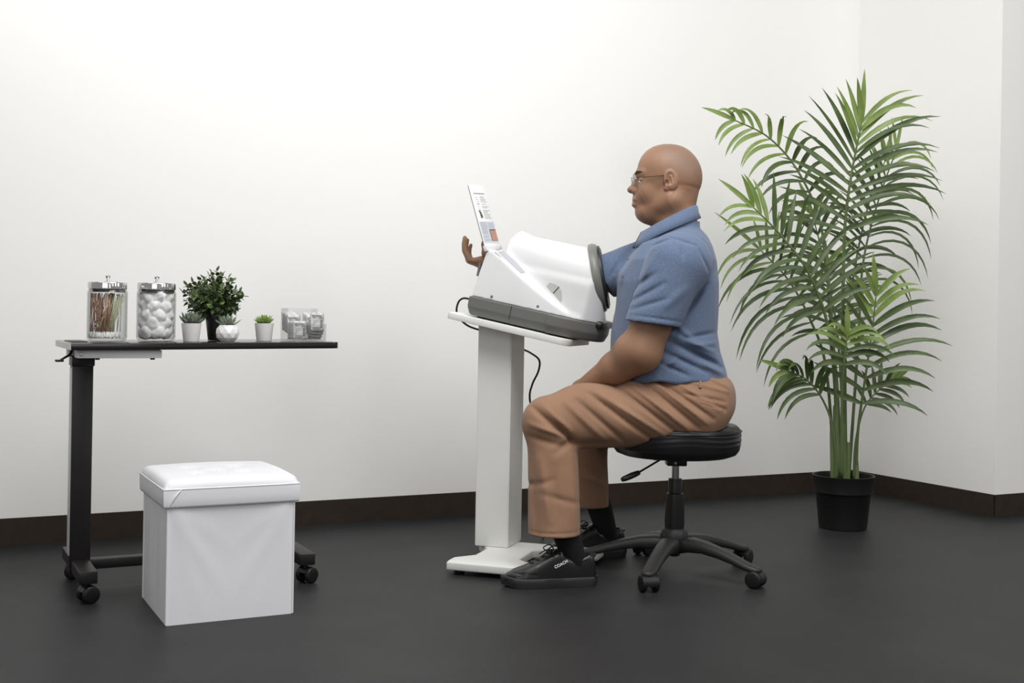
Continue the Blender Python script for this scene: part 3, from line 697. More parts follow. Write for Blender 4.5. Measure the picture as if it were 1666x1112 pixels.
# ------------------------------------------------------------ arm-in blood pressure machine
def monitor():
    t = thing('blood_pressure_monitor', 'white arm-in blood pressure monitor with a grey lower shell on the tilted stand top', 'monitor', mw=FR)
    s2 = .0028
    xs = axis_coords([(.03, .52, s2)]); ys = axis_coords([(-.01, .33, s2)]); zs = axis_coords([(.0, .34, s2)])
    BC = np.array([0.455, .155, .203]); BD = np.array([-1, 0, -.045]); BD = BD / np.linalg.norm(BD)
    RN = np.array([.90, .20, .37]); RN /= np.linalg.norm(RN)          # ring plane normal
    RC = np.array([.419, .155, .202])
    def outline(P, g=0.0):        # plan outline of the machine, rounded at the patient end
        x, y = P[:, 0], P[:, 1]
        d = np.maximum(np.maximum(.018 - y, y - .292), .058 - x)
        e = s_ell(np.stack([x, y, 0 * x], 1), (.33, .155, 0), (.168, .152, 1.))
        return np.where(x > .33, e, d) - g
    def lower(P):
        z = P[:, 2]; d = outline(P) + np.clip(.032 - z, 0, 1) * .35 
        d = smax(d, z - .066, .003); d = smax(d, .005 - z, .008); return d
    sdfobj('lower_shell', lower, xs, ys, axis_coords([(0, .08, s2)]), M['grey'], t, 1)
    def bore(P):
        q = P - BC; al = q @ BD; rad = np.linalg.norm(q - al[:, None] * BD, axis=1)
        return rad - (.072 - .017 * np.clip(al / .3, 0, 1))
    def upper(P):
        x, y, z = P.T
        # near control housing: profile in x-z
        top = np.interp(x, [.05, .076, .098, .212, .30, .385, .44], [.20, .226, .224, .161, .116, .077, .062])
        dn = np.maximum(z - top, -1) * .85
        draft = .018 + np.clip(z - .066, 0, 1) * .10 + np.clip(x - .215, 0, 1) * .09 + np.clip(.213 - x, 0, 1) * .05
        near = smax(smax(dn, draft - y, .010), (.060 + (z - .066) * .10) - x, .010)
        hill = z - (top + np.clip(y - .030, 0, .068) * .22 + np.clip(y - .098, 0, .08) * 1.1)                              # surface climbs from the ridge to the tunnel
        core = smax(smax(hill * .8, draft - y, .012), y - .292, .02); core = smax(core, (.115 + (z - .066) * .08) - x, .012)
        near = smax(near, y - .11, .01)
        body = smin(near, core, .008)
        # tunnel housing
        q = np.stack([0 * x, y - .160, z - .185], 1); aw = np.interp(x, [.12, .20, .30, .40], [.061, .072, .096, .114]); arch = (np.abs(q[:, 1] / aw) ** 2.4 + np.abs(q[:, 2] / .110) ** 2.4) ** (1 / 2.4) - 1
        arch = arch * .10; arch = smax(arch, (.113 + (z - .24) * .25) - x, .014)
        skirt = smax(np.abs(y - .155) - (aw + .004 - .04 * (z - .07)), z - .19, .02); skirt = smax(skirt, .135 - x, .02)
        body = smin(body, arch, .022); body = smin(body, skirt, .015)
        body = smax(body, (P - RC) @ RN - .012, .008)                                   # cut at the cuff ring plane
        body = smax(body, outline(P, -.001), .006) if True else body
        body = np.maximum(body, .0665 - z)
        hollow = np.minimum(bore(P), np.maximum(np.maximum(np.abs(y - .155) - .055, .19 - z), x - .118))
        return smax(body, -hollow, .005)
    sdfobj('upper_shell', upper, xs, ys, zs, M['white'], t, 2)
    inv = np.array(FR.inverted())
    def surf_hit(fn, u, v):                              # where the machine's own surface lies under a photo pixel
        Ys = np.arange(3.5, 4.4, .001); W = np.array([px(u, v, y) for y in Ys]); Lp = W @ inv[:3, :3].T + inv[:3, 3]
        h = int(np.argmax(fn(Lp) < 0)); c = Lp[h]; e = .004
        g = np.array([fn(np.array([c + e * d]))[0] - fn(np.array([c - e * d]))[0] for d in np.eye(3)]); return Vector(c), g / np.linalg.norm(g)
    # cuff ring: tilted oval ring in two tones
    e1 = np.array([0, 1., 0]) - RN[1] * RN; e1 /= np.linalg.norm(e1); e2 = np.cross(RN, e1); e2 = -e2 if e2[2] < 0 else e2
    def ring(name, m, prof, a, b, off):
        V = []; F = []; n = 64
        for r, hgt in prof:
            for k in range(n):
                th = 2 * math.pi * k / n; V.append(tuple(RC + RN * (off + hgt) + e1 * (a + r) * math.cos(th) + e2 * (b + r) * math.sin(th)))
        mm = len(prof)
        for i in range(mm):
            i2 = (i + 1) % mm
            for k in range(n): k2 = (k + 1) % n; F.append((i * n + k, i2 * n + k, i2 * n + k2, i * n + k2))
        o = mesh(name, V, F, m, t, True, sharp=50)
        bm = bmesh.new(); bm.from_mesh(o.data); bmesh.ops.recalc_face_normals(bm, faces=bm.faces); bm.to_mesh(o.data); bm.free(); return o
    ring('cuff_ring', M['ringgrey'], [(.012, -.012), (.014, .0), (.010, .012), (.002, .016), (-.010, .012), (-.012, -.008)], .100, .100, .008)
    ring('inner_cuff', M['dark'], [(.004, .012), (.003, .024), (-.008, .028), (-.022, .022), (-.028, -.03), (-.028, -.12), (-.022, -.12), (-.012, -.02), (-.006, .004)], .100, .100, .006)
    # elbow rest behind the ring, dark lip at the patient end
    boxobj('elbow_rest', M['dark'], t, .44, .495, .075, .235, .050, .074, .010, 3)
    # screen: on sloping panel
    ang = math.atan2(-(.224 - .161), .212 - .098)
    mw = Matrix.Translation((.160, .064, .1972)) @ Matrix.Rotation(-ang, 4, 'Y') @ Matrix.Rotation(math.radians(12), 4, 'X')
    boxobj('display_bezel', M['white'], t, -.060, .060, -.026, .030, -.006, .0024, .003, 2, mw)
    boxobj('display', M['screen'], t, -.053, .053, -.020, .024, .0025, .0034, .0008, 1, mw)
    hp, hn = surf_hit(upper, 906, 473)
    zax = Vector(hn); xax = Vector((1, 0, -.62)); xax = (xax - zax * xax.dot(zax)).normalized(); yax = zax.cross(xax)
    mw = Matrix.Translation(hp) @ Matrix((xax, yax, zax)).transposed().to_4x4() @ Matrix.Translation((0, -.002, -.0035))
    V = []; F = []
    for side in (0, 1):
        b = len(V); n = 14; x0, x1 = (-.036, -.003) if side == 0 else (.0, .040)
        for z in (-.012, .006):
            V.append((x0 if side == 0 else x0, -.012, z)); 
            for k in range(n + 1):
                s = k / n
                if side == 0: V.append((x0 + (x1 - x0) * s, -.014 + .030 * math.sin(math.pi / 2 * (.35 + .65 * s)), z))
                else: V.append((x0 + (x1 - x0) * s, -.014 + .030 * math.cos(math.pi / 2 * s), z))
            V.append((x1, -.014, z))
        mm = n + 3
        F.append(tuple(b + k for k in range(mm))); F.append(tuple(b + mm + k for k in reversed(range(mm))))
        for k in range(mm): k2 = (k + 1) % mm; F.append((b + k2, b + k, b + mm + k, b + mm + k2))
    half = len(F) // 2
    V = xform(V, mw)
    o1 = mesh('start_stop_button', V, F, M['button'], t, False)
    boxobj('button_gap', M['dark'], t, -.0035, .0, -.012, .016, -.010, .0064, .0006, 1, mw)
    for u, v in ((800, 483), (875, 499)):
        hp, hn = surf_hit(upper, u, v); lathe('screw_cap', [(.0001, .0015), (.004, .0015), (.0048, .0005), (.0048, -.004)], M['ringgrey'], t, 14, mw=Matrix.Translation(hp) @ Vector(hn).to_track_quat('Z', 'Y').to_matrix().to_4x4())
    boxobj('seam_strip', M['dark'], t, .205, .2065, .0165, .0178, .018, .064, .0003, 1)
    tube('side_badge', [(.395 + .011 * math.sin(k * .45), .030 + .0030 * abs(math.sin(k * .22)), .036 + .013 * math.cos(k * .45)) for k in range(9)], .0012, M['ringgrey'], t, 5)
    boxobj('release_tab', M['ringgrey'], t, .046, .054, .075, .10, .130, .175, .002, 1)
    for x in (.10, .38):
        for y in (.06, .25): lathe('rubber_foot', [(.013, .0003), (.014, .002), (.013, .010)], M['black'], t, 16, x, y)
    # instruction card in a slot at the upper left, facing the patient
    p00 = np.array([.072, .030, .226]); 
    Wd, Ht = .118, .212
    lean = np.array([-.50, 0, .866]); wdir = np.array([-.26, .966, 0.0]); 
    bot = p00; up = np.array([-.46, -.04, .887]); up /= np.linalg.norm(up); wv = np.array([.15, .989, 0]); wv = wv - (wv @ up) * up; wv /= np.linalg.norm(wv); nn = np.cross(wv, up)
    if nn[0] < 0: nn = -nn
    MC = Matrix([[wv[0], nn[0], up[0], bot[0]], [wv[1], nn[1], up[1], bot[1]], [wv[2], nn[2], up[2], bot[2]], [0, 0, 0, 1]])
    card = boxobj('instruction_card', M['card'], t, 0, Wd, -.0016, .0014, 0, Ht, .0012, 2, MC); card['label'] = 'white printed instruction card on the machine'
    boxobj('card_edge', M['printdark'], card, -.0012, .0002, -.0018, .0004, .004, Ht - .002, .0004, 1, MC)
    boxobj('card_holder', M['white'], t, -.002, Wd + .002, -.006, .006, -.012, .008, .003, 2, MC)
    R = [[], [], [], []]   # print, dark, blue, skin
    def rect(k, x0, x1, z0, z1, e=.0): R[k].append([(x0, .0017 + e, z0), (x1, .0017 + e, z0), (x1, .0017 + e, z1), (x0, .0017 + e, z1)])
    rect(2, .006, .112, .016, .088)
    rect(0, .018, .098, .181, .185)
    zz = .172
    while zz > .095:
        rect(0, .056, .056 + random.uniform(.03, .05), zz, zz + .0016); zz -= random.choice((.0045, .0045, .008))
    for q in range(9): rect(0, .024 + .004 * (q % 3), .036 + .003 * (q % 4), .168 - q * .0072, .1705 - q * .0072)
    for q in range(7): rect(1, .024 + q * .0012, .036 + q * .0024 - q * .001, .104 + .003 * (6 - q), .1068 + .003 * (6 - q))
    rect(1, .028, .044, .100, .112); rect(1, .031, .040, .112, .120)
    zz = .084
    while zz > .020:
        rect(0, .012, .012 + random.uniform(.036, .046), zz, zz + .0012, .0003); zz -= .0042 if random.random() > .2 else .0075
    for q in range(4): rect(0, .062, .108, .066 + q * .005, .0672 + q * .005, .0003)
    rect(1, .064, .110, .022, .062, .0003); rect(3, .068, .110, .023, .057, .0006)
    for k, (nm, mm) in enumerate((('printed_text', 'print'), ('printed_diagram', 'printdark'), ('printed_panel', 'printblue'), ('printed_photo', 'printskin'))):
        V = []; F = []
        for r in R[k]: b = len(V); V += r; F.append((b, b + 1, b + 2, b + 3))
        mesh(nm, xform(V, MC), F, M[mm], card, False)
monitor()
def L2W(l, b, n): return MO + l * Av + b * Bv + n * Nv
pth = [L2W(.060, .13, .040), L2W(.025, .13, .047), L2W(-.004, .135, .045), L2W(-.020, .14, .025), L2W(-.016, .145, -.012), L2W(.02, .18, -.045), L2W(.09, .27, -.06)]
cord = smoothpath(pth + [px(845, 566, 4.06), px(862, 574, 4.03), px(877, 586, 4.0), px(876, 604, 4.0), px(866, 626, 4.0), px(862, 650, 4.0), px(872, 700, 4.03), px(880, 780, 4.1), np.array([.12, 4.25, .02]), np.array([.16, 4.55, .006]), np.array([.2, 4.86, .006])], 9)
tag(tube('power_cord', cord, .0034, M['black'], None, 8), 'thin black power cord looping from the monitor down behind the stand', 'cord')

# ------------------------------------------------------------ stool
SCX, SCY = .519, 3.739
def stool():
    t = thing('rolling_stool', 'black round rolling stool with a wrinkled leatherette seat and five-spoke base', 'stool', (SCX, SCY, 0))
    # seat
    V = []; F = []; n = 96; R = .200
    prof = [(.0, .366), (.10, .366), (.165, .368), (.186, .376), (.196, .39), (.200, .408), (.201, .425), (.200, .444), (.195, .458), (.185, .466), (.16, .471), (.10, .474), (.0, .475)]
    prof2 = []
    for a, b in zip(prof[:-1], prof[1:]):
        for k in range(4): prof2.append((a[0] + (b[0] - a[0]) * k / 4, a[1] + (b[1] - a[1]) * k / 4))
    prof2.append(prof[-1])
    for r, z in prof2:
        for k in range(n):
            a = 2 * math.pi * k / n; wr = 0
            if .38 < z < .47 and r > .15:
                en = math.exp(-((z - .435) / .022) ** 2)
                wr = .0017 * en * math.sin((z * 420) + 2.6 * math.sin(a * 2 + 1) + 1.4 * math.sin(5 * a)) * (.5 + .5 * math.sin(a * 1.0 - .4 + 2))
            V.append(((r + wr) * math.cos(a), (r + wr) * math.sin(a), z))
    m = len(prof2)
    for i in range(m - 1):
        for k in range(n): k2 = (k + 1) % n; F.append((i * n + k, i * n + k2, (i + 1) * n + k2, (i + 1) * n + k))
    seat = mesh('seat', V, F, M['vinyl'], t, True)
    tube('piping', [(.2015 * math.cos(a), .2015 * math.sin(a), .4485) for a in np.linspace(0, 2 * math.pi, 65)], .0022, M['vinyl'], seat, 6)
    boxobj('mounting_plate', M['black'], t, -.075, .075, -.055, .055, .356, .366, .002)
    boxobj('lift_housing', M['black'], t, -.030, .032, -.03, .03, .336, .357, .004)
    lathe('screw', [(.0001, .002), (.004, .002), (.0045, 0), (.0045, -.002)], M['silver'], t, 12, mw=Matrix.Translation((-.004, -.031, .346)) @ Matrix.Rotation(math.pi / 2, 4, 'X'))
    lathe('gas_piston', [(.0115, .27), (.0115, .337)], M['chrome'], t, 24)
    lathe('piston_sleeve', [(.020, .232), (.0215, .292), (.020, .2945), (.012, .295)], M['black'], t, 28)
    lathe('column_cover', [(.030, .135), (.031, .16), (.0285, .232), (.0265, .248), (.022, .250)], M['black'], t, 28)
    a = px(1075, 748, SCY - .03) - np.array([SCX, SCY, 0]); b = px(1036, 771, SCY - .10) - np.array([SCX, SCY, 0]); c = px(1012, 781, SCY - .13) - np.array([SCX, SCY, 0])
    lv = tube('height_lever', [(-.01, -.01, .352), tuple(a), tuple(b)], .0032, M['black'], t, 8)
    V, F = tube_data([b + (b - c) * .15, b + (c - b) * .15, b + (c - b) * .4, b + (c - b) * .8, c], lambda s: (.0055 + .0045 * math.sin(math.pi * min(1, .15 + s * .75))), 8)
    mesh('lever_paddle', V, F, M['black'], lv)
    # five-spoke base
    lathe('hub', [(.020, .070), (.028, .075), (.040, .092), (.044, .112), (.040, .132), (.033, .140), (.0001, .141)], M['armblack'], t, 32, cap1=False)
    lathe('hub_plug', [(.012, .052), (.018, .055), (.018, .072)], M['black'], t, 20)
    Rb = .282
    for i, deg in enumerate((-113, -41, 31, 103, 175)):
        an = math.radians(deg); ca, sa = math.cos(an), math.sin(an)
        st = [(.022, .112, .034, .050), (.06, .118, .030, .046), (.11, .113, .0265, .038), (.16, .101, .024, .032), (.21, .086, .0225, .027), (.25, .072, .0225, .024), (.275, .065, .023, .022), (.296, .060, .017, .018), (.305, .057, .008, .010)]
        V = []; F = []; K = 12
        for (r, z, hw, ht) in st:
            for k in range(K):
                q = 2 * math.pi * k / K; cy = math.cos(q); sy = math.sin(q)
                yy = hw * np.sign(cy) * abs(cy) ** .6; zz = z - ht / 2 + ht / 2 * np.sign(sy) * abs(sy) ** .7
                V.append((r * ca - yy * sa, r * sa + yy * ca, zz))
        for j in range(len(st) - 1):
            for k in range(K): k2 = (k + 1) % K; F.append((j * K + k, (j + 1) * K + k, (j + 1) * K + k2, j * K + k2))
        F.append(tuple(range(K))); F.append(tuple((len(st) - 1) * K + k for k in reversed(range(K))))
        leg = mesh('leg', V, F, M['armblack'], t, True)
        bm = bmesh.new(); bm.from_mesh(leg.data); bmesh.ops.recalc_face_normals(bm, faces=bm.faces); bm.to_mesh(leg.data); bm.free()
        caster(t, Rb * ca, Rb * sa, an + (.66, .10, .4, 2.2, 1.2)[i], .0250, .048)
stool()

# ------------------------------------------------------------ potted palm
def palm():
    pc = np.array([1.285, 4.60, 0])
    t = thing('potted_palm', 'tall potted areca palm with arching fronds in a black pot in the corner', 'plant', tuple(pc))
    lathe('pot', [(.0001, 0), (.086, 0), (.090, .003), (.103, .135), (.105, .137), (.113, .140), (.115, .196), (.117, .199), (.117, .203), (.112, .203), (.110, .196), (.108, .165), (.0001, .160)], M['black'], t, 56, cap0=False, cap1=False, sharp=45)
    lathe('soil', [(.0001, .170), (.108, .168)], M['soil'], t, 32, cap0=False, cap1=False)
    def blade(parent, p, d, L, wd, droop, young, face):
        """one leaflet: pointed ribbon with a folded midrib, bending down along its length"""
        n = 9; q = np.array(p, float); dd = np.array(d, float); dd /= np.linalg.norm(dd); V = []; F = []
        for i in range(n + 1):
            s = i / n
            sd = np.cross(dd, face); nrm = np.linalg.norm(sd); sd = sd / nrm if nrm > 1e-6 else np.array([1., 0, 0]); up = np.cross(sd, dd)
            wv = wd * (math.sin(math.pi * min(1, .10 + .9 * s ** .85)) ** .8 if i < n else .03)
            V += [tuple(q - sd * wv / 2 + up * wv * .16), tuple(q), tuple(q + sd * wv / 2 + up * wv * .16)]
            q = q + dd * L / n; dd = dd + np.array([0, 0, -droop / n]) * (.4 + 1.4 * s); dd /= np.linalg.norm(dd)
        for i in range(n):
            for j in (0, 1): a = i * 3 + j; F.append((a, a + 1, a + 4, a + 3))
        return mesh('leaflet', V, F, M['palmlight'] if young else M['palm'], parent, True)
    def frond(pts, lf, ang=(70, 25), LL=.2, LR=.2, n=12, droop=(1., 1.), start=.5, rad=.006, face=(0, -1, .1), young=.75, wd=.021, tipL=.8):
        """pts: (u, v, Y) stations of the stalk; leaflets leave it on both sides from fraction start on"""
        P = [px(u, v, Y) - pc for u, v, Y in pts]; path = smoothpath(P, 7)
        L = [0]
        for a, b in zip(path[:-1], path[1:]): L.append(L[-1] + np.linalg.norm(b - a))
        L = np.array(L) / L[-1]; arr = np.array(path)
        V, F = tube_data(path, lambda s: rad * (1 - .75 * s) + .0008, 8)
        fr = mesh('frond', V, F, M['stem'], t, True)
        face = np.array(face, float)
        for k in range(n):
            f = k / (n - 1); s = start + (1 - start) * (f ** .9)
            p = np.array([np.interp(s, L, arr[:, i]) for i in range(3)]); p2 = np.array([np.interp(max(0, s - .04), L, arr[:, i]) for i in range(3)]); p3 = np.array([np.interp(min(1, s + .04), L, arr[:, i]) for i in range(3)])
            tg = p3 - p2; tg /= np.linalg.norm(tg); sd = np.cross(tg, face); sd /= np.linalg.norm(sd)      # +sd: photo right for an upright stalk
            al = math.radians(ang[0] + (ang[1] - ang[0]) * f)
            env = (.72 + .5 * math.sin(math.pi * min(1, .25 + .6 * f))) * (1 - .25 * f ** 3) 
            for sgn, LE, dr in ((-1, LL, droop[0]), (1, LR, droop[1])):
                if LE <= 0: continue
                a2 = al + random.uniform(-.09, .09)
                d = tg * math.cos(a2) + sd * sgn * math.sin(a2) + face / np.linalg.norm(face) * random.uniform(-.15, .35)
                blade(fr, p + sd * sgn * .001, d, LE * env * random.uniform(.9, 1.08), wd * random.uniform(.85, 1.1), dr * random.uniform(.8, 1.25), f > young, face + np.array([random.uniform(-.3, .3), 0, random.uniform(0, .5)]))
        tg = arr[-1] - arr[-4]; tg /= np.linalg.norm(tg)
        blade(fr, arr[-1], tg + np.array([-.16, 0, .1]), LL * tipL if LL > 0 else LR * tipL, wd, .2, True, face)
    # tall central frond
    frond([(1371, 779, 4.60), (1371, 560, 4.60), (1374, 380, 4.55), (1386, 280, 4.52), (1402, 200, 4.50)], 1, (68, 24), .25, .30, 14, (.45, 1.25), .70, .0085, wd=.0215, young=.72)
    # upper left arching frond
    frond([(1362, 779, 4.62), (1356, 560, 4.68), (1338, 380, 4.72), (1302, 285, 4.72), (1252, 225, 4.70), (1196, 196, 4.68)], 2, (66, 34), .18, .14, 13, (1.9, 2.4), .66, .0065, wd=.019, young=.45)
    # left frond, mid height, in front
    frond([(1366, 779, 4.56), (1352, 560, 4.46), (1318, 450, 4.40), (1272, 385, 4.36), (1226, 338, 4.34)], 3, (72, 30), .21, .19, 13, (1.5, .9), .58, .0065, wd=.0195, young=.8)
    # left lower frond with long drooping leaflets
    frond([(1358, 779, 4.64), (1344, 600, 4.60), (1318, 520, 4.56), (1282, 455, 4.54), (1238, 408, 4.52)], 4, (78, 40), .29, .20, 12, (2.3, .6), .60, .0060, wd=.0155, young=.8)
    # right rear upper frond
    frond([(1381, 779, 4.66), (1396, 560, 4.76), (1404, 430, 4.80), (1428, 330, 4.82), (1458, 245, 4.82)], 5, (66, 30), .18, .27, 14, (.6, 3.0), .58, .0060, wd=.0135, young=.8)
    # right lower frond
    frond([(1393, 779, 4.60), (1396, 700, 4.56), (1410, 600, 4.52), (1420, 530, 4.50), (1425, 482, 4.48)], 6, (72, 30), .21, .25, 11, (.15, 1.1), .42, .0058, wd=.023, young=.78)
    # short centre frond
    frond([(1369, 779, 4.53), (1370, 640, 4.46), (1374, 585, 4.42), (1379, 545, 4.40)], 7, (75, 45), .15, .16, 6, (1.5, 1.8), .80, .0055, wd=.021, young=.4)
    # low left frond
    frond([(1364, 779, 4.56), (1356, 700, 4.54), (1338, 650, 4.52), (1312, 618, 4.50), (1284, 604, 4.48)], 8, (50, 26), .17, .13, 8, (2.2, 2.4), .68, .0048, wd=.020, young=.9)
    # low right frond
    frond([(1389, 779, 4.64), (1392, 720, 4.66), (1406, 665, 4.68), (1430, 635, 4.70), (1456, 618, 4.70)], 9, (62, 22), .10, .10, 7, (1.1, 1.2), .66, .0042, wd=.018, young=.75)
    # dense inner fronds
    frond([(1375, 779, 4.68), (1364, 560, 4.78), (1344, 440, 4.84), (1322, 350, 4.86)], 10, (68, 30), .20, .20, 10, (1.4, .9), .62, .0058, wd=.021, young=.9)
    frond([(1377, 779, 4.68), (1376, 560, 4.74), (1392, 430, 4.86), (1414, 330, 4.90), (1440, 262, 4.90)], 11, (66, 34), .16, .16, 9, (1.1, 1.1), .66, .0056, wd=.019, young=.8)
    frond([(1368, 779, 4.60), (1362, 620, 4.66), (1348, 500, 4.70), (1346, 430, 4.72)], 12, (64, 34), .17, .20, 8, (1.0, .7), .66, .0052, wd=.020, young=.95)
    # leaf sheaths at the foot of the canes
    for u0, u1, v0, v1, rr in ((1362, 1358, 779, 660, .0135), (1373, 1372, 779, 690, .0150), (1378, 1380, 779, 720, .0110), (1394, 1393, 779, 740, .0090), (1355, 1352, 779, 690, .0090)):
        a = px(u0, v0 + 14, 4.59) - pc; b = px(u1, v1, 4.59) - pc; tube('cane_sheath', smoothpath([a, (a + b) / 2 + np.array([.001, 0, 0]), b], 6), lambda s, rr=rr: rr * (1 - .55 * s ** 3), M['stem'], t, 12)
palm()
cs = px(1108, 262, 3.74); scalp(M['skin'], (cs[0] - SCX, 0, cs[2]), .115, (118, 104, 94), .5)
#PERSON
# ------------------------------------------------------------ seated person
def person():
    Y0 = 3.74; k = Y0 / FPX                                  # k: metres per photo pixel at the body's mid plane
    org = np.array([SCX, SCY, 0.])
    t = thing('person', 'seated bald person in glasses, blue shirt and tan trousers, arm inside the monitor', 'person', tuple(org))
    p = lambda u, v, dy=0.: np.array([*px(u, v, Y0)[[0]], Y0 + dy, px(u, v, Y0)[2]])     # head and torso: mid-plane scale
    q = lambda u, v, Y: px(u, v, Y)
    ex = np.array([1., 0, 0])
    def both(P, f, c, w):                                    # mirror about the mid plane
        Q = P.copy(); Q[:, 1] = Y0 + np.abs(P[:, 1] - Y0); return f(Q, c)
    # joints
    nS, nE, nW = q(1100, 428, 3.565), q(1044, 574, 3.56), q(948, 632, 3.70)
    fS, fE = np.array([.455, 3.925, .985]), MO + .415 * Av + .155 * Bv + .196 * Nv
    fW = MO + .104 * Av + .155 * Bv + .178 * Nv
    nHip, nKnee, nHem = q(1128, 667, 3.640), q(893, 690, 3.60), q(902, 868, 3.545)
    fHip, fKnee, fHem = q(1128, 664, 3.83), q(952, 692, 3.90), q(957, 822, 3.94)
    nAnk, fAnk = q(925, 905, 3.545), q(978, 855, 3.95)

    # ---- hand builders (capsule chains): palm frame o, along f (towards the fingers), s (towards the thumb side), n (palm normal)
    def hand(P, o, f, s, n, curl, spread, thumb):
        f, s, n = [np.asarray(a, float) / np.linalg.norm(a) for a in (f, s, n)]
        n = n - (n @ f) * f; n /= np.linalg.norm(n); s = s - (s @ f) * f - (s @ n) * n; s /= np.linalg.norm(s)
        Rm = np.stack([f, s, n], 1)
        d = s_ell(P, o + f * .048, (.052, .039, .0155), Rm)
        d = smin(d, s_cone(P, o - f * .01, o + f * .03, .024, .026), .02)
        d = smin(d, s_ell(P, o + f * .03 + s * .024 + n * .006, (.032, .017, .015), Rm), .012)
        d = smin(d, s_ell(P, o + f * .03 - s * .022 + n * .005, (.036, .014, .013), Rm), .012)
        for i, (off, L, r) in enumerate(((.027, .072, .0090), (.009, .080, .0093), (-.009, .075, .0088), (-.026, .060, .0078))):
            b = o + f * (.088 - .004 * abs(i - 1)) + s * off; a = 0; dirf = f + s * spread * (1.5 - i) * .12
            segs = (.46, .29, .25); fd = None
            for sg, cu in zip(segs, curl[i]):
                a += math.radians(cu); dr = dirf * math.cos(a) + n * math.sin(a); dr /= np.linalg.norm(dr)
                e = b + dr * L * sg; c = s_cone(P, b, e, r, r * .92); fd = c if fd is None else np.minimum(fd, c); b = e; r *= .92
            d = smin(d, fd, .006)
        b = o + f * .022 + s * .030; r = .0125
        for dr, L in thumb:
            dr = f * dr[0] + s * dr[1] + n * dr[2]; dr /= np.linalg.norm(dr); e = b + dr * L; d = smin(d, s_cone(P, b, e, r, r * .86), .008); b = e; r *= .86
        return d
    # right hand: palm up, fingers rising, thumb up on the near side
    axR = (fW - fE) / np.linalg.norm(fW - fE)
    rO = fW + axR * .028
    def handR(P):
        return hand(P, rO, (-1, .06, .14), (.02, -1, .04), (.2, .05, 1), [(54, 20, 12), (56, 21, 13), (57, 22, 13), (60, 24, 14)], .12,
                    [((.35, .45, .75), .036), ((.25, .0, 1.0), .030), ((.05, -.12, 1), .022)])
    lO = nW + (nW - nE) / np.linalg.norm(nW - nE) * .02
    def handL(P):
        f = q(922, 694, 3.775) - nW
        return hand(P, lO, f, (-.5, .1, .8), (-.1, -.75, -.6), [(12, 20, 14)] * 4, .5, [((.7, .7, 0), .036), ((.95, .3, 0), .030), ((1, .1, 0), .022)])

    def body(P):
        def on(mask, f):
            r = np.full(len(P), .5)
            if mask.any(): r[mask] = f(P[mask])
            return r
        z = P[:, 2]
        d = on(z > zH, headfn)
        d = smin(d, on((z > .40), torsofn), .03)
        d = smin(d, on((P[:, 1] < 3.86) & (z < 1.12) & (z > .5), armN), .01)
        d = smin(d, on((P[:, 1] > 3.66) & (z > .75), armF), .01)
        return smin(d, on(z < .62, legs), .01)
    def headfn(P):
        d = s_ell(P, p(1090.5, 284), (49.5 * k, .0775, 49 * k))                               # cranium
        d = smin(d, s_ell(P, p(1102, 293), (38 * k, .070, 40 * k)), .02)
        d = smin(d, s_ell(P, p(1071, 277), (31 * k, .062, 35 * k)), .03)                      # forehead
        d = smin(d, s_ell(P, p(1067, 308), (33 * k, .061, 44 * k)), .02)
        Q = P.copy(); Q[:, 1] = Y0 + np.abs(P[:, 1] - Y0)
        d = smin(d, s_cone(Q, p(1088, 328, .044), p(1050, 344, .018), 21 * k, 13 * k), .02)   # jaw
        d = smin(d, s_ell(P, p(1046, 345), (13 * k, .027, 13 * k)), .012)                     # chin
        d = smin(d, s_ell(P, p(1062, 352), (21 * k, .040, 15 * k)), .02)                      # under the chin
        d = smin(d, s_ell(Q, p(1054, 316, .034), (18 * k, .024, 18 * k)), .014)               # cheeks
        d = smin(d, s_cone(Q, p(1039.5, 284, .004), p(1046, 284, .038), 6 * k, 5 * k), .012)  # brow ridge
        d = smin(d, s_ell(P, p(1044, 325), (15 * k, .029, 19 * k)), .014)                     # muzzle
        d = smax(d, -s_ell(Q, p(1035.5, 295.5, .033), (5.0 * k, .012, 5.0 * k)), .008)        # eye sockets
        d = smin(d, s_cone(P, p(1040, 288), p(1028.5, 308), 4.5 * k, 5.4 * k), .007)          # nose
        d = smin(d, s_ell(P, p(1027.5, 309), (7.2 * k, .0125, 6.0 * k)), .004)
        d = smin(d, s_ell(Q, p(1034, 312.0, .0130), (6.4 * k, .0070, 5.0 * k)), .004)
        d = smax(d, -s_ell(Q, p(1031, 317.6, .0070), (3.2 * k, .0042, 1.8 * k)), .002)
        d = smax(d, -fold_y(P, p(1045, 316), p(1052, 331), .0035, .0025, Y0), .001) if False else d + fold(P, p(1038, 311), p(1049, 330), .004, .0008)
        d = smin(d, s_cone(P, p(1033.5, 325.5, -.016), p(1033.5, 325.5, .016), 3.8 * k, 3.8 * k), .005)
        d = smin(d, s_ell(P, p(1033.5, 333.5), (5.8 * k, .019, 4.4 * k)), .005)               # lips
        d = smax(d, -s_cone(Q, p(1026, 329), p(1043, 329.5, .027), 1.3 * k, 1.0 * k), .002)
        d = smax(d, -s_ell(P, p(1029, 341), (4 * k, .018, 2.4 * k)), .005)
        d = smin(d, s_ell(Q, p(1042.0, 294.6, .031), (4.6 * k, .0135, 3.6 * k)), .002)        # lowered upper lids
        # ears
        ed = s_ell(Q, p(1086, 297.5, .0775), (11.5 * k, .0085, 17 * k), np.array([[math.cos(.18), 0, -math.sin(.18)], [0, 1, 0], [math.sin(.18), 0, math.cos(.18)]]))
        ed = smax(ed, -s_ell(Q, p(1084, 295, .087), (7.5 * k, .0095, 11.5 * k)), .0025)
        ed = smin(ed, s_cone(Q, p(1086, 291.5, .079), p(1089, 303.5, .0795), 2.0 * k, 2.0 * k), .003)
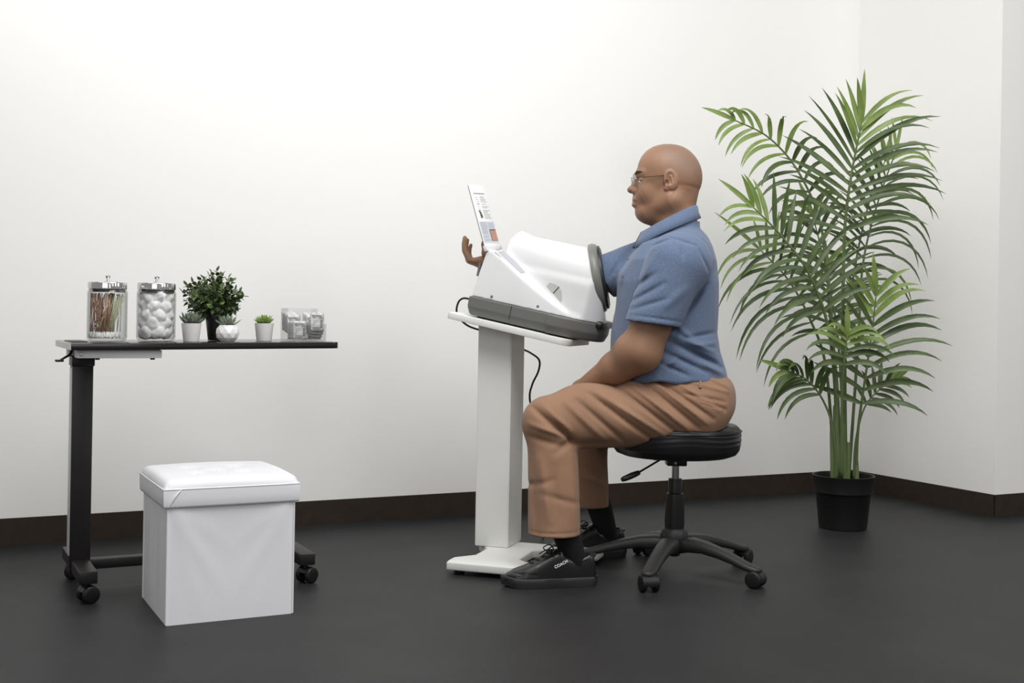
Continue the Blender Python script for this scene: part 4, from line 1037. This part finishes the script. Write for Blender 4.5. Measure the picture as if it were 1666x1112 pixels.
        ed = smin(ed, s_ell(Q, p(1080, 310.5, .0745), (5 * k, .006, 5 * k)), .003)
        ed = smax(ed, -s_ell(Q, p(1080, 301.5, .083), (3.2 * k, .012, 4.6 * k)), .002)
        d = smin(d, ed, .003)
        # crease lines at the nape and neck
        d = smin(d, s_cone(P, p(1098, 322), p(1100, 380), 31 * k, 37 * k), .022)
        d = smin(d, s_ell(P, p(1115, 322), (16 * k, .045, 18 * k)), .02)
        d = d + fold(P, p(1100, 304), p(1136, 309), .006, .0012) * (P[:, 0] > .5) + fold(P, p(1085, 330), p(1096, 312), .005, .0012)
        return d
    def torsofn(P):
        tb = s_table(P, Z([375, 400, 440, 500, 560, 600, 650, 700]), X([1100, 1095, 1092, 1086, 1084, 1090, 1130, 1135]), np.array([32, 55, 66, 72, 78, 80, 42, 30]) * k, [Y0] * 8, [.06, .13, .160, .150, .145, .15, .15, .12])
        return smax(smax(tb, P[:, 2] - Z([385])[0], .02), Z([672])[0] - P[:, 2], .02)
    def armN(P):
        fm = nE + (nW - nE) * .42
        a = s_cone(P, nS, nE + np.array([-.004, 0, .006]), .062, .062)
        a = smin(a, s_cone(P, nE, fm, .060, .049), .02)
        a = smin(a, s_cone(P, fm, nW, .049, .028), .02)
        a = smin(a, s_ell(P, q(1019, 572, 3.575), (.036, .045, .045)), .03)
        a = smin(a, s_ell(P, nS + (nE - nS) * .62 + np.array([-.010, -.004, 0]), (.052, .052, .07)), .02)
        h = np.full(len(P), .5); m = np.linalg.norm(P - nW, axis=1) < .26
        if m.any(): h[m] = handL(P[m])
        return smin(a, h, .012)
    def armF(P):
        b = smin(s_cone(P, fS, fE, .060, .053), s_cone(P, fE, fW, .050, .029), .02)
        h = np.full(len(P), .5); m = np.linalg.norm(P - fW, axis=1) < .27
        if m.any(): h[m] = handR(P[m])
        return smin(b, h, .014)
    def legs(P):
        d = None
        for H, K, A in ((nHip, nKnee, nAnk), (fHip, fKnee, fAnk)):
            A = K + (A - K) * .5; c = smin(s_cone(P, H, K, .080, .052), s_cone(P, K + np.array([.01, 0, -.02]), A, .048, .042), .02)
            d = c if d is None else np.minimum(d, c)
        return d
    Z = lambda vs: [px(1090, v, Y0)[2] for v in vs]
    X = lambda us: [px(u, 480, Y0)[0] for u in us]
    zH = Z([430])[0]
    x0, x1 = rO[0] - .16, px(1190, 640, 3.74)[0] + .03
    hx0, hx1 = px(1018, 300, Y0)[0], px(1148, 300, Y0)[0]
    xs = axis_coords([(x0, rO[0] + .06, .0024), (rO[0] + .06, hx0, .006), (hx0, hx1, .0023), (hx1, x1, .006)])
    ys = axis_coords([(3.44, 3.62, .0055), (3.62, 3.86, .0028), (3.86, 4.10, .0034)])
    hz0 = px(1060, 372, Y0)[2]
    zs = axis_coords([(.14, .56, .009), (.56, .80, .0042), (.80, hz0, .0040), (hz0, px(1090, 228, Y0)[2], .0023)])
    sdfobj('body', body, xs, ys, zs, M['skin'], t, 1, org)

    # ---- shirt
    shS = q(1098, 430, 3.56); shH = q(1059, 534, 3.545)      # near sleeve from shoulder to hem
    def rearY(P): return P[:, 1] < Y0 + .02
    def shirt(P):
        vs = [372, 385, 400, 425, 460, 500, 540, 570, 600, 615, 625]
        f = np.array([1064, 1046, 1032, 1016, 1006, 1001, 997, 995, 998, 1003, 1010]); b = np.array([1136, 1148, 1155, 1163, 1167, 1167.5, 1166, 1171, 1181, 1184, 1180])
        d = s_table(P, Z(vs), X((f + b) / 2), (b - f) / 2 * k, [Y0] * 11, [.070, .085, .125, .170, .182, .178, .176, .178, .182, .184, .178], 2.25)
        d = smin(d, s_cone(P, p(1110, 414, -.10), p(1110, 414, .10), 36 * k, 36 * k), .04)
        # near sleeve
        sl = s_cone(P, shS, shH, 47 * k, 41.5 * k); sl = smin(sl, s_ell(P, q(1112, 428, 3.575), (44 * k, .062, 44 * k)), .04)
        ax = (shH - shS) / np.linalg.norm(shH - shS); cut = q(1060, 527, 3.50); cn = np.array([-.12, 0, -1.]);
        slc = s_plane(P, cut, cn)
        fold_s = 0
        near = P[:, 1] < Y0
        # drape between sleeve and body: crease from armpit
        g = 0 * P[:, 0]
        F_ = lambda a, b, wd, am: fold(P, q(*a, 3.56), q(*b, 3.56), wd * k, am)
        for a, b, wd, am in (((1150, 462), (1112, 515), 7, .012), ((1104, 533), (1135, 560), 5, -.005), ((1085, 555), (1172, 592), 4.0, .006), ((1078, 572), (1150, 606), 4, .006), ((1072, 590), (1120, 612), 3.5, .005),
                             ((1092, 545), (1168, 575), 4, -.005), ((1110, 552), (1166, 543), 3.5, .004), ((1130, 575), (1182, 602), 4, .007), ((1120, 562), (1170, 560), 4, -.004), ((1080, 598), (1100, 585), 4, -.005),
                             ((1145, 592), (1182, 610), 5, -.006)):
            g = g + F_(a, b, wd, am)
        # front placket, chest creases and far-shoulder folds
        w_ = 0 * P[:, 0]
        for a, b, wd, am in (((1047, 392), (1014, 440), 3.5, .006), ((1014, 440), (1007, 480), 3.5, .005), ((1034, 400), (1000, 450), 3, .004), ((1005, 410), (990, 450), 4, .004), ((990, 425), (985, 470), 4, .005), ((975, 425), (992, 465), 3, .004),
                             ((1022, 425), (1010, 470), 4, -.005), ((1012, 480), (1012, 560), 3, .0025), ((1003, 480), (1001, 560), 3, -.002), ((1020, 390), (985, 405), 4, .003)):
            w_ = w_ + F_(a, b, wd, am)
        wv_ = w_ * (P[:, 0] < px(1055, 480, Y0)[0]); d = d + 1.8 * wv_
        far = s_cone(P, fS + np.array([.03, -.02, .0]), fS + (fE - fS) * .95, .086, .070); 
        fc = fS + (fE - fS) * .60; fn = (fE - fS) / np.linalg.norm(fE - fS) + np.array([0, 0, .45])
        c2 = q(973, 446, 3.83); fn = np.array([-.80, 0, -.60]) 
        far = far + 1.3 * wv_
        fp = s_plane(P, c2, fn); far = np.maximum(smax(far, fp, .003), -np.maximum(far + .012, -fp - .035))
        d = smin(d, smin(far, 9 + 0 * far, .01), .03)
        d = d + 1.8 * g * near
        h = 0 * P[:, 0]
        for a, b, wd, am in (((1030, 470), (1062, 446), 4, .004), ((1028, 490), (1075, 462), 3.5, .004), ((1026, 504), (1082, 486), 3.5, .003), ((1045, 415), (1030, 470), 5, .004), ((1060, 418), (1042, 455), 4, -.003),
                             ((1070, 505), (1110, 470), 7, -.003), ((1090, 390), (1058, 402), 2.2, .003), ((1058, 402), (1040, 432), 2.2, .003), ((1090, 390), (1128, 402), 2.2, .003), ((1128, 402), (1150, 442), 2.2, .003), ((1024, 513), (1105, 524), 1.8, .0018), ((1105, 400), (1104, 425), 3, .003)):
            h = h + F_(a, b, wd, am)
        sl = sl + 1.9 * h * near
        sl = np.maximum(smax(sl, slc, .003), -np.maximum(sl + .010, -slc - .03))
        d = smin(d, sl, .012)
        # neck hole
        d = np.maximum(d, -s_cone(P, p(1092, 350), p(1098, 392), 35 * k, 31 * k))
        d = smax(d, Z([619])[0] + .004 * np.sin(P[:, 0] * 60) - P[:, 2], .006)
        return d
    V, F = sdf_mesh(shirt, axis_coords([(px(950, 430, 3.8)[0], x1, .0036)]), axis_coords([(3.44, 4.05, .0042)]), axis_coords([(Z([628])[0], Z([360])[0], .0036)]))
    V = relax(V, F, 1); sh = mesh('shirt', V - org, F, M['shirt'], t, True)
    # collar: stand and turned-down flap around the neck, points meeting in front
    n = 60; V = []; F = []
    cb = p(1096, 362)
    for i in range(n + 1):
        ph = math.radians(-168 + 336 * i / n)                # 0 = nape, ends at the throat
        c, s = math.cos(ph), math.sin(ph); f = (1 - c) / 2
        zt = Z([336 + 44 * f ** 1.15])[0]
        rx, ry = 35 * k, .068
        ctr = p(1095 - 4 * f, 360)
        T1 = np.array([ctr[0] + rx * c * 1.0 - .018 * f * 1, Y0 + ry * s, zt])
        tip = math.exp(-((abs(ph) - math.radians(150)) / .38) ** 2)
        outw = .018 + .011 * f + .006 * tip; dz = .036 + .004 * f + .012 * tip
        nx_, ny_ = c, s * 1.0
        for (a, b) in ((-.004, -.020), (-.001, 0), (.003, .003), (.007, .001), (outw * .6, -dz * .5), (outw, -dz)):
            V.append(tuple(T1 + np.array([nx_ * a, ny_ * a, b]) - org))
    m_ = 6
    for i in range(n):
        for j in range(m_ - 1): a = i * m_ + j; F.append((a, a + 1, a + m_ + 1, a + m_))
    co = mesh('collar', V, F, M['shirt'], sh, True); md = co.modifiers.new('thick', 'SOLIDIFY'); md.thickness = .0036; md.offset = 0
    for u, v, dy in ((1040, 399, -.012), (1020, 428, -.02)):
        c = q(u, v, Y0 - .14)

    # ---- trousers
    def trousers(P):
        d = s_ell(P, q(1138, 655, Y0), (56 * k, .190, 46 * k))
        d = smin(d, s_ell(P, q(1150, 632, Y0), (40 * k, .172, 30 * k)), .03)
        d = smin(d, s_ell(P, q(1105, 632, Y0), (60 * k, .170, 27 * k)), .03)
        n1 = s_cone(P, nHip + np.array([0, -.005, 0]), nKnee, .106, .079)
        n1 = smin(n1, s_ell(P, nKnee + np.array([.004, 0, .010]), (.079, .076, .073)), .02)
        n1 = smin(n1, s_ell(P, q(1035, 654, 3.65), (.11, .092, .068)), .03); n1 = smin(n1, s_ell(P, q(955, 660, 3.615), (.105, .082, .068)), .03)
        n2 = s_cone(P, nKnee + np.array([.010, 0, -.01]), nHem + np.array([0, 0, -.03]), .075, .0775)
        n_ = smin(n1, n2, .022)
        f1 = s_cone(P, fHip, fKnee, .100, .074); f2 = s_cone(P, fKnee + np.array([.0, 0, -.01]), fHem + np.array([0, 0, -.03]), .072, .069)
        f_ = smin(f1, f2, .02)
        near = P[:, 1] < Y0
        g = 0 * P[:, 0]
        F_ = lambda a, b, wd, am: fold(P, q(*a, 3.55), q(*b, 3.55), wd * k, am)
        for a, b, wd, am in (((955, 640), (1062, 716), 4, .007), ((965, 634), (1085, 712), 4, -.005), ((1000, 628), (1100, 704), 4, .007), ((1022, 622), (1120, 700), 4, -.006), ((1045, 622), (1135, 696), 4, .007), ((1060, 618), (1150, 690), 3.5, -.005),
                             ((1078, 625), (1160, 682), 3.5, .006), ((938, 652), (1020, 722), 4.5, .005), ((920, 655), (990, 722), 5, -.004), ((1100, 622), (1172, 668), 3.5, -.004), ((1110, 640), (1180, 655), 3, .004), ((1138, 650), (1182, 668), 3, .005),
                             ((1110, 618), (1190, 640), 2.5, -.003), ((1150, 612), (1190, 632), 3, -.004), ((1068, 605), (1076, 622), 2.5, .004),
                             ((868, 665), (930, 716), 4.5, .008), ((862, 690), (930, 712), 4.5, -.005), ((880, 656), (928, 700), 4, -.004), ((862, 710), (915, 725), 5, .004), ((932, 712), (905, 735), 5, .006), ((905, 690), (935, 722), 4, .008), ((925, 722), (1000, 722), 6, .004)):
            g = g + F_(a, b, wd, am)
        for a, b, wd, am in (((866, 740), (871, 862), 6, .004), ((878, 745), (892, 840), 7, -.004), ((900, 760), (905, 860), 9, .004), ((930, 745), (938, 860), 7, -.003), ((860, 790), (900, 778), 5, .003), ((880, 800), (940, 818), 5, .003), ((858, 862), (946, 862), 1.6, .0016)):
            g = g + F_(a, b, wd, am)
        n_ = n_ + 1.7 * g * near; d = d + 1.7 * g * near
        hz = nHem[2] - .004 - P[:, 2]; n_ = np.maximum(smax(n_, hz, .003), -np.maximum(n_ + .010, -hz - .05))
        gf = fold(P, q(985, 745, 3.9), q(975, 810, 3.9), 7 * k, .004) + fold(P, q(945, 770, 3.9), q(985, 790, 3.9), 5 * k, -.004)
        f_ = f_ + gf
        hz = fHem[2] - .002 - P[:, 2]; f_ = np.maximum(smax(f_, hz, .003), -np.maximum(f_ + .010, -hz - .05))
        d = smin(d, smin(n_, f_, .012), .03)
        seat = np.maximum(P[:, 2] - .50, -9) 
        qx = np.hypot(P[:, 0] - SCX, P[:, 1] - SCY); flat = np.maximum(qx - .30, (.4775 - P[:, 2]))
        return smax(d, -np.maximum(-(0 * d - 1), 0) * 0 - 9, .001) if False else smax(d, np.interp(qx, [0, .16, .185, .195, .2005, .206, .23], [.470, .468, .463, .455, .44, .405, -.5]) - P[:, 2], .006)
    zlo = nHem[2] - .02
    V, F = sdf_mesh(trousers, axis_coords([(px(838, 700, 3.6)[0], px(1202, 640, 3.74)[0] + .01, .0038)]), axis_coords([(3.44, 4.04, .0046)]), axis_coords([(zlo, px(1100, 596, 3.6)[2] + .02, .0038)]))
    V = relax(V, F, 1); tr = mesh('trousers', V - org, F, M['trousers'], t, True)
    def on_cloth(fn, pts, lift=0.):
        out = []
        for u, v in pts:
            Ys = np.arange(3.46, 3.80, .0015); W = np.array([px(u, v, y) for y in Ys]); dd = fn(W); h = np.argmax(dd < 0); out.append(W[h] - org + np.array([0, -lift, 0]))
        return out
    tube('belt_loop', smoothpath(on_cloth(trousers, [(1136, 613), (1139, 622), (1139, 632)], .003), 4), .0042, M['trousers'], tr, 6)
    tube('pocket_seam', smoothpath(on_cloth(trousers, [(1082, 614), (1090, 624), (1106, 634), (1120, 640)], -.001), 4), .0024, M['trousers'], tr, 5)
    tube('back_pocket_welt', smoothpath(on_cloth(trousers, [(1139, 655), (1158, 661), (1176, 669)], -.001), 4), .0030, M['trousers'], tr, 5)
    for (u, v) in ((1037, 402), (1022, 423), (1013, 450)):
        b = on_cloth(shirt, [(u, v)], .001)[0]; lathe('shirt_button', [(.0001, .0012), (.0045, .0012), (.005, 0), (.005, -.002)], M['shirt'], sh, 14, mw=Matrix.Translation(b) @ Matrix.Rotation(-.9, 4, 'Z') @ Matrix.Rotation(math.pi / 2, 4, 'X'))

    # ---- socks and shoes
    for nm, top, ank, dirv in (('near', nHem, None, None), ('far', fHem, None, None)):
        pass
    def shoe(toe, heel, sockTop, sockR, letter, name, lab):
        toe = np.array(toe); heel = np.array(heel); ax = toe - heel; L = np.linalg.norm(ax[:2]); an = math.atan2(ax[1], ax[0])
        mwl = Matrix.Translation((heel[0] - org[0], heel[1] - org[1], 0)) @ Matrix.Rotation(an, 4, 'Z')
        ws = np.array([[0, .026], [.02, .033], [.08, .036], [.14, .039], [.19, .046], [.22, .048], [.25, .042], [.275, .026], [.288, .006]]); ws[:, 0] *= L / .288
        # sole outline loft
        Vt = []; Ft = []; prof = [(0, -.003, .0), (.010, .0, .0), (.018, .001, .0), (.026, .001, .0), (.028, -.002, .0), (.028, -.02, .0)]
        outl = []
        xx = np.linspace(0, 1, 26); xs_ = L * (1 - np.cos(math.pi * xx)) / 2
        wv = np.interp(xs_, ws[:, 0], ws[:, 1]) * np.sqrt(np.clip(np.minimum(xs_ / .02, 1), 0, 1)) * np.sqrt(np.clip(np.minimum((L - xs_) / .03, 1), 0, 1))
        cen = .006 * np.sin(math.pi * xs_ / L)
        loop = [(x, c - w_) for x, w_, c in zip(xs_, wv, cen)] + [(x, c + w_) for x, w_, c in zip(xs_[::-1], wv[::-1], cen[::-1])][1:-1]
        c0 = np.array([L / 2, 0]); m = len(loop)
        for z, off, _ in prof:
            for (x, y) in loop:
                v = np.array([x, y]) - c0; v = v * (1 + off / max(np.linalg.norm(v), .02)); toeup = .006 * max(0, (x - .8 * L) / (.2 * L)) ** 2
                Vt.append((c0[0] + v[0], c0[1] + v[1], z + toeup + .0005))
        for i in range(len(prof) - 1):
            for j in range(m): j2 = (j + 1) % m; Ft.append((i * m + j, i * m + j2, (i + 1) * m + j2, (i + 1) * m + j))
        Ft.append(tuple(reversed(range(m)))); Ft.append(tuple((len(prof) - 1) * m + j for j in range(m)))
        R3 = np.array(mwl)[:3, :3]; t3 = np.array(mwl)[:3, 3]
        hts = np.array([[0, .086], [.03, .098], [.07, .082], [.10, .090], [.115, .106], [.14, .098], [.18, .076], [.22, .058], [.26, .045], [.288, .028]]); hts[:, 0] *= L / .288
        def up(Pl):
            x, y, z = Pl.T
            w_ = np.interp(x, ws[:, 0], ws[:, 1]) - .003; cx_ = .006 * np.sin(math.pi * np.clip(x / L, 0, 1)); hh = np.interp(x, hts[:, 0], hts[:, 1])
            zz = np.clip(z / hh, 0, 1.5); wz = w_ * np.sqrt(np.clip(1 - .36 * zz ** 2.4, .02, 1))
            d = np.maximum(np.abs(y - cx_) - wz, 0 * x - 1); top = (z - hh) * .75
            d = smax(d, top, .018)
            d = smax(d, -(x - .004 - .01 * zz), .012); e = s_ell(Pl, (L * .72, cx_.mean(), .015), (L * .275, .050, .060)); 
            d = np.where(x > L * .80, smax(d, e, .008), d); d = np.maximum(d, .020 - z)
            # ankle opening
            op = s_ell(Pl, (.062, .003, .112), (.047, .023, .050)); d = smax(d, -op, .004)
            d = smin(d, s_ell(Pl, (.118, .005, .098), (.016, .022, .012)), .008)     # tongue
            d = d + .0018 * np.exp(-((z - .040 - .05 * (x - .2)) / .0025) ** 2) * (x > .19) * (np.abs(y) < .05)
            return d
        Vs, Fs = sdf_mesh(up, axis_coords([(-.012, L + .012, .0030)]), axis_coords([(-.06, .065, .0030)]), axis_coords([(.0, .125, .0030)]))
        Vs = relax(Vs, Fs, 2)
        sh_ = mesh('shoe', Vs @ R3.T + t3, Fs, M['shoe'], t, True); sh_['label'] = lab
        mesh('sole', xform(Vt, mwl), Ft, M['sole'], sh_, True, sharp=50)
        lp = []
        for kk in range(5):
            x = .128 + .018 * kk; z = np.interp(x, hts[:, 0], hts[:, 1]) + .0015
            lp.append(tube_data([tuple(mwl @ Vector(v)) for v in smoothpath([(x - .004, -.024, z - .009), (x, -.012, z - .0005), (x + .002, .006, z + .001), (x - .002, .020, z - .001), (x - .004, .034, z - .009)], 4)], .0024, 6))
            lp.append(tube_data([tuple(mwl @ Vector(v)) for v in smoothpath([(x + .010, -.024, z - .012), (x, .006, z + .002), (x - .008, .034, z - .005)], 4)], .0022, 6))
        z = .108
        for sg in (-1, 1):
            lp.append(tube_data([tuple(mwl @ Vector(v)) for v in smoothpath([(.135, .006, z - .002), (.145, .006 + sg * .016, z + .010), (.162, .006 + sg * .026, z - .001), (.150, .006 + sg * .016, z - .010), (.138, .006, z - .003)], 5)], .0018, 6))
            lp.append(tube_data([tuple(mwl @ Vector(v)) for v in smoothpath([(.136, .006, z - .002), (.155, .006 + sg * .010, z - .004), (.176, .006 + sg * .020, z - .018)], 5)], .0018, 6))
        V, F = join(lp); mesh('laces', V, F, M['black'], sh_, True)
        # collar lining roll
        rl = []
        for kk in range(25):
            a = 2 * math.pi * kk / 24; x = .060 + .050 * math.cos(a); y = .003 + .0245 * math.sin(a)
            zr = np.interp(x, [.008, .03, .06, .09, .112], [.090, .083, .074, .082, .098]); rl.append(tuple(mwl @ Vector((x, y, zr))))
        tube('collar_roll', rl, .0042, M['shoe'], sh_, 8)
        # sock
        a = np.array(mwl @ Vector((.058, .003, .045))); b = np.array(sockTop) - org; mid = a + (b - a) * .45
        Vs, Fs = tube_data(smoothpath([a + np.array([0, 0, -.012]), a, mid, b], 5), lambda s: .022 + (sockR - .022) * min(1, s * 1.25) ** 1.1, 22)
        mesh('sock', Vs, Fs, M['sock'], t, True)
        if letter:
            for txt, sz, x, z in (('COACH', .0120, .118, .0660), ):
                cu = bpy.data.curves.new('t', 'FONT'); cu.body = txt; cu.size = sz; cu.extrude = .0008; cu.align_x = 'CENTER'; cu.offset = .0002
                to = bpy.data.objects.new('t', cu); C.objects.link(to); bpy.context.view_layer.update()
                me = bpy.data.meshes.new_from_object(to.evaluated_get(bpy.context.evaluated_depsgraph_get())); C.objects.unlink(to)
                # letters stand on the side of the shoe that faces the photographer
                sd = 1.0
                v0 = np.empty(len(me.vertices) * 3); me.vertices.foreach_get('co', v0); v0 = v0.reshape(-1, 3)
                tl = math.radians(24); lx = v0[:, 0] * math.cos(tl) - v0[:, 1] * math.sin(tl); lz = v0[:, 0] * math.sin(tl) + v0[:, 1] * math.cos(tl)
                Pl = np.stack([x - lx, np.full(len(lx), .08), z + lz], 1)
                yy = np.full(len(lx), .052)
                for _ in range(40):
                    Pl[:, 1] = yy; dd = up(Pl); yy -= np.clip(dd, -.01, .01) * .7
                Pl[:, 1] = yy + .0008 + v0[:, 2]
                Wp = Pl @ R3.T + t3; me.vertices.foreach_set('co', Wp.ravel()); me.materials.clear(); me.materials.append(M['lettering'])
                me.polygons.foreach_set('material_index', [0] * len(me.polygons)); me.update()
                o = bpy.data.objects.new('lettering', me); C.objects.link(o); o.parent = sh_; o['label'] = 'white lettering on the side of the shoe'
    shoe((-.020, 3.512), (.268, 3.560), q(914, 850, 3.545), .040, True, 'near', 'black leather lace-up shoe on the foot nearer the camera')
    shoe((.115, 3.935), (.395, 3.99), q(968, 800, 3.945), .041, False, 'far', 'black leather lace-up shoe on the far foot')

    # ---- face parts and glasses
    for s in (-1, 1):
        c = p(1041.3, 297.2, s * .031); V, F = lathe_data([(.0001, -1)] + [(math.sin(math.pi * j / 8), -math.cos(math.pi * j / 8)) for j in range(1, 8)] + [(.0001, 1)], 16)
        mesh('eye', [tuple(c - org + np.array(v) * .0076) for v in V], F, M['eyewhite'], t, True)
        brow = smoothpath([p(1034.2, 284.5, s * .014) - org, p(1034.6, 282.0, s * .026) - org, p(1040.2, 282.0, s * .041) - org, p(1046, 285.0, s * .049) - org], 5)
        tube('eyebrow', [b + np.array([-.0012, 0, 0]) for b in brow], lambda q_: .0026 * math.sin(math.pi * (.15 + .8 * q_)) + .0005, M['brow'], t, 6)
    g = thing_child('glasses', t)
    for s in (-1, 1):
        c = p(1028.5, 294.5, s * .030) - org; rim = []
        for a in np.linspace(0, 2 * math.pi, 29):
            rim.append((c[0] + .002 * math.cos(2 * a) + .06 * abs(.0225 * math.cos(a)) + s * 0 + .0035 * (math.cos(a) * 1 + 1) * .5, c[1] + s * .0235 * math.cos(a), c[2] + .0150 * math.sin(a)))
        tube('rim', rim, .0009, M['chrome'], g, 6)
        b0 = len(rim); Vl = [tuple(c + np.array([.002, 0, 0]))] + rim[:-1]; nn = len(rim) - 1
        mesh('lens', Vl + [(v[0] - .001, v[1], v[2]) for v in Vl], [(0, 1 + i, 1 + (i + 1) % nn) for i in range(nn)] + [(nn + 1, nn + 2 + (i + 1) % nn, nn + 2 + i) for i in range(nn)] + [(1 + i, nn + 2 + i, nn + 2 + (i + 1) % nn, 1 + (i + 1) % nn) for i in range(nn)], M['glass'], g, True)
        tube('temple', smoothpath([(c[0] + .006, c[1] + s * .0235, c[2] + .005), tuple(p(1042, 292, s * .062) - org), tuple(p(1060, 291.5, s * .0745) - org), tuple(p(1080, 289.5, s * .0775) - org), tuple(p(1090, 289, s * .0765) - org), tuple(p(1098, 296, s * .0745) - org)], 5), .0011, M['brow'], g, 6)
    tube('bridge', smoothpath([tuple(p(1028, 294, -.009) - org), tuple(p(1027, 292, 0) - org), tuple(p(1028, 294, .009) - org)], 4), .001, M['chrome'], g, 6)
def thing_child(name, parent):
    return mesh(name, *tube_data([tuple(px(1028, 293, 3.74) - np.array([SCX, SCY, 0]) + np.array([0, d, 0])) for d in (-.008, 0, .008)], .0009, 6), M['chrome'], parent)
person()
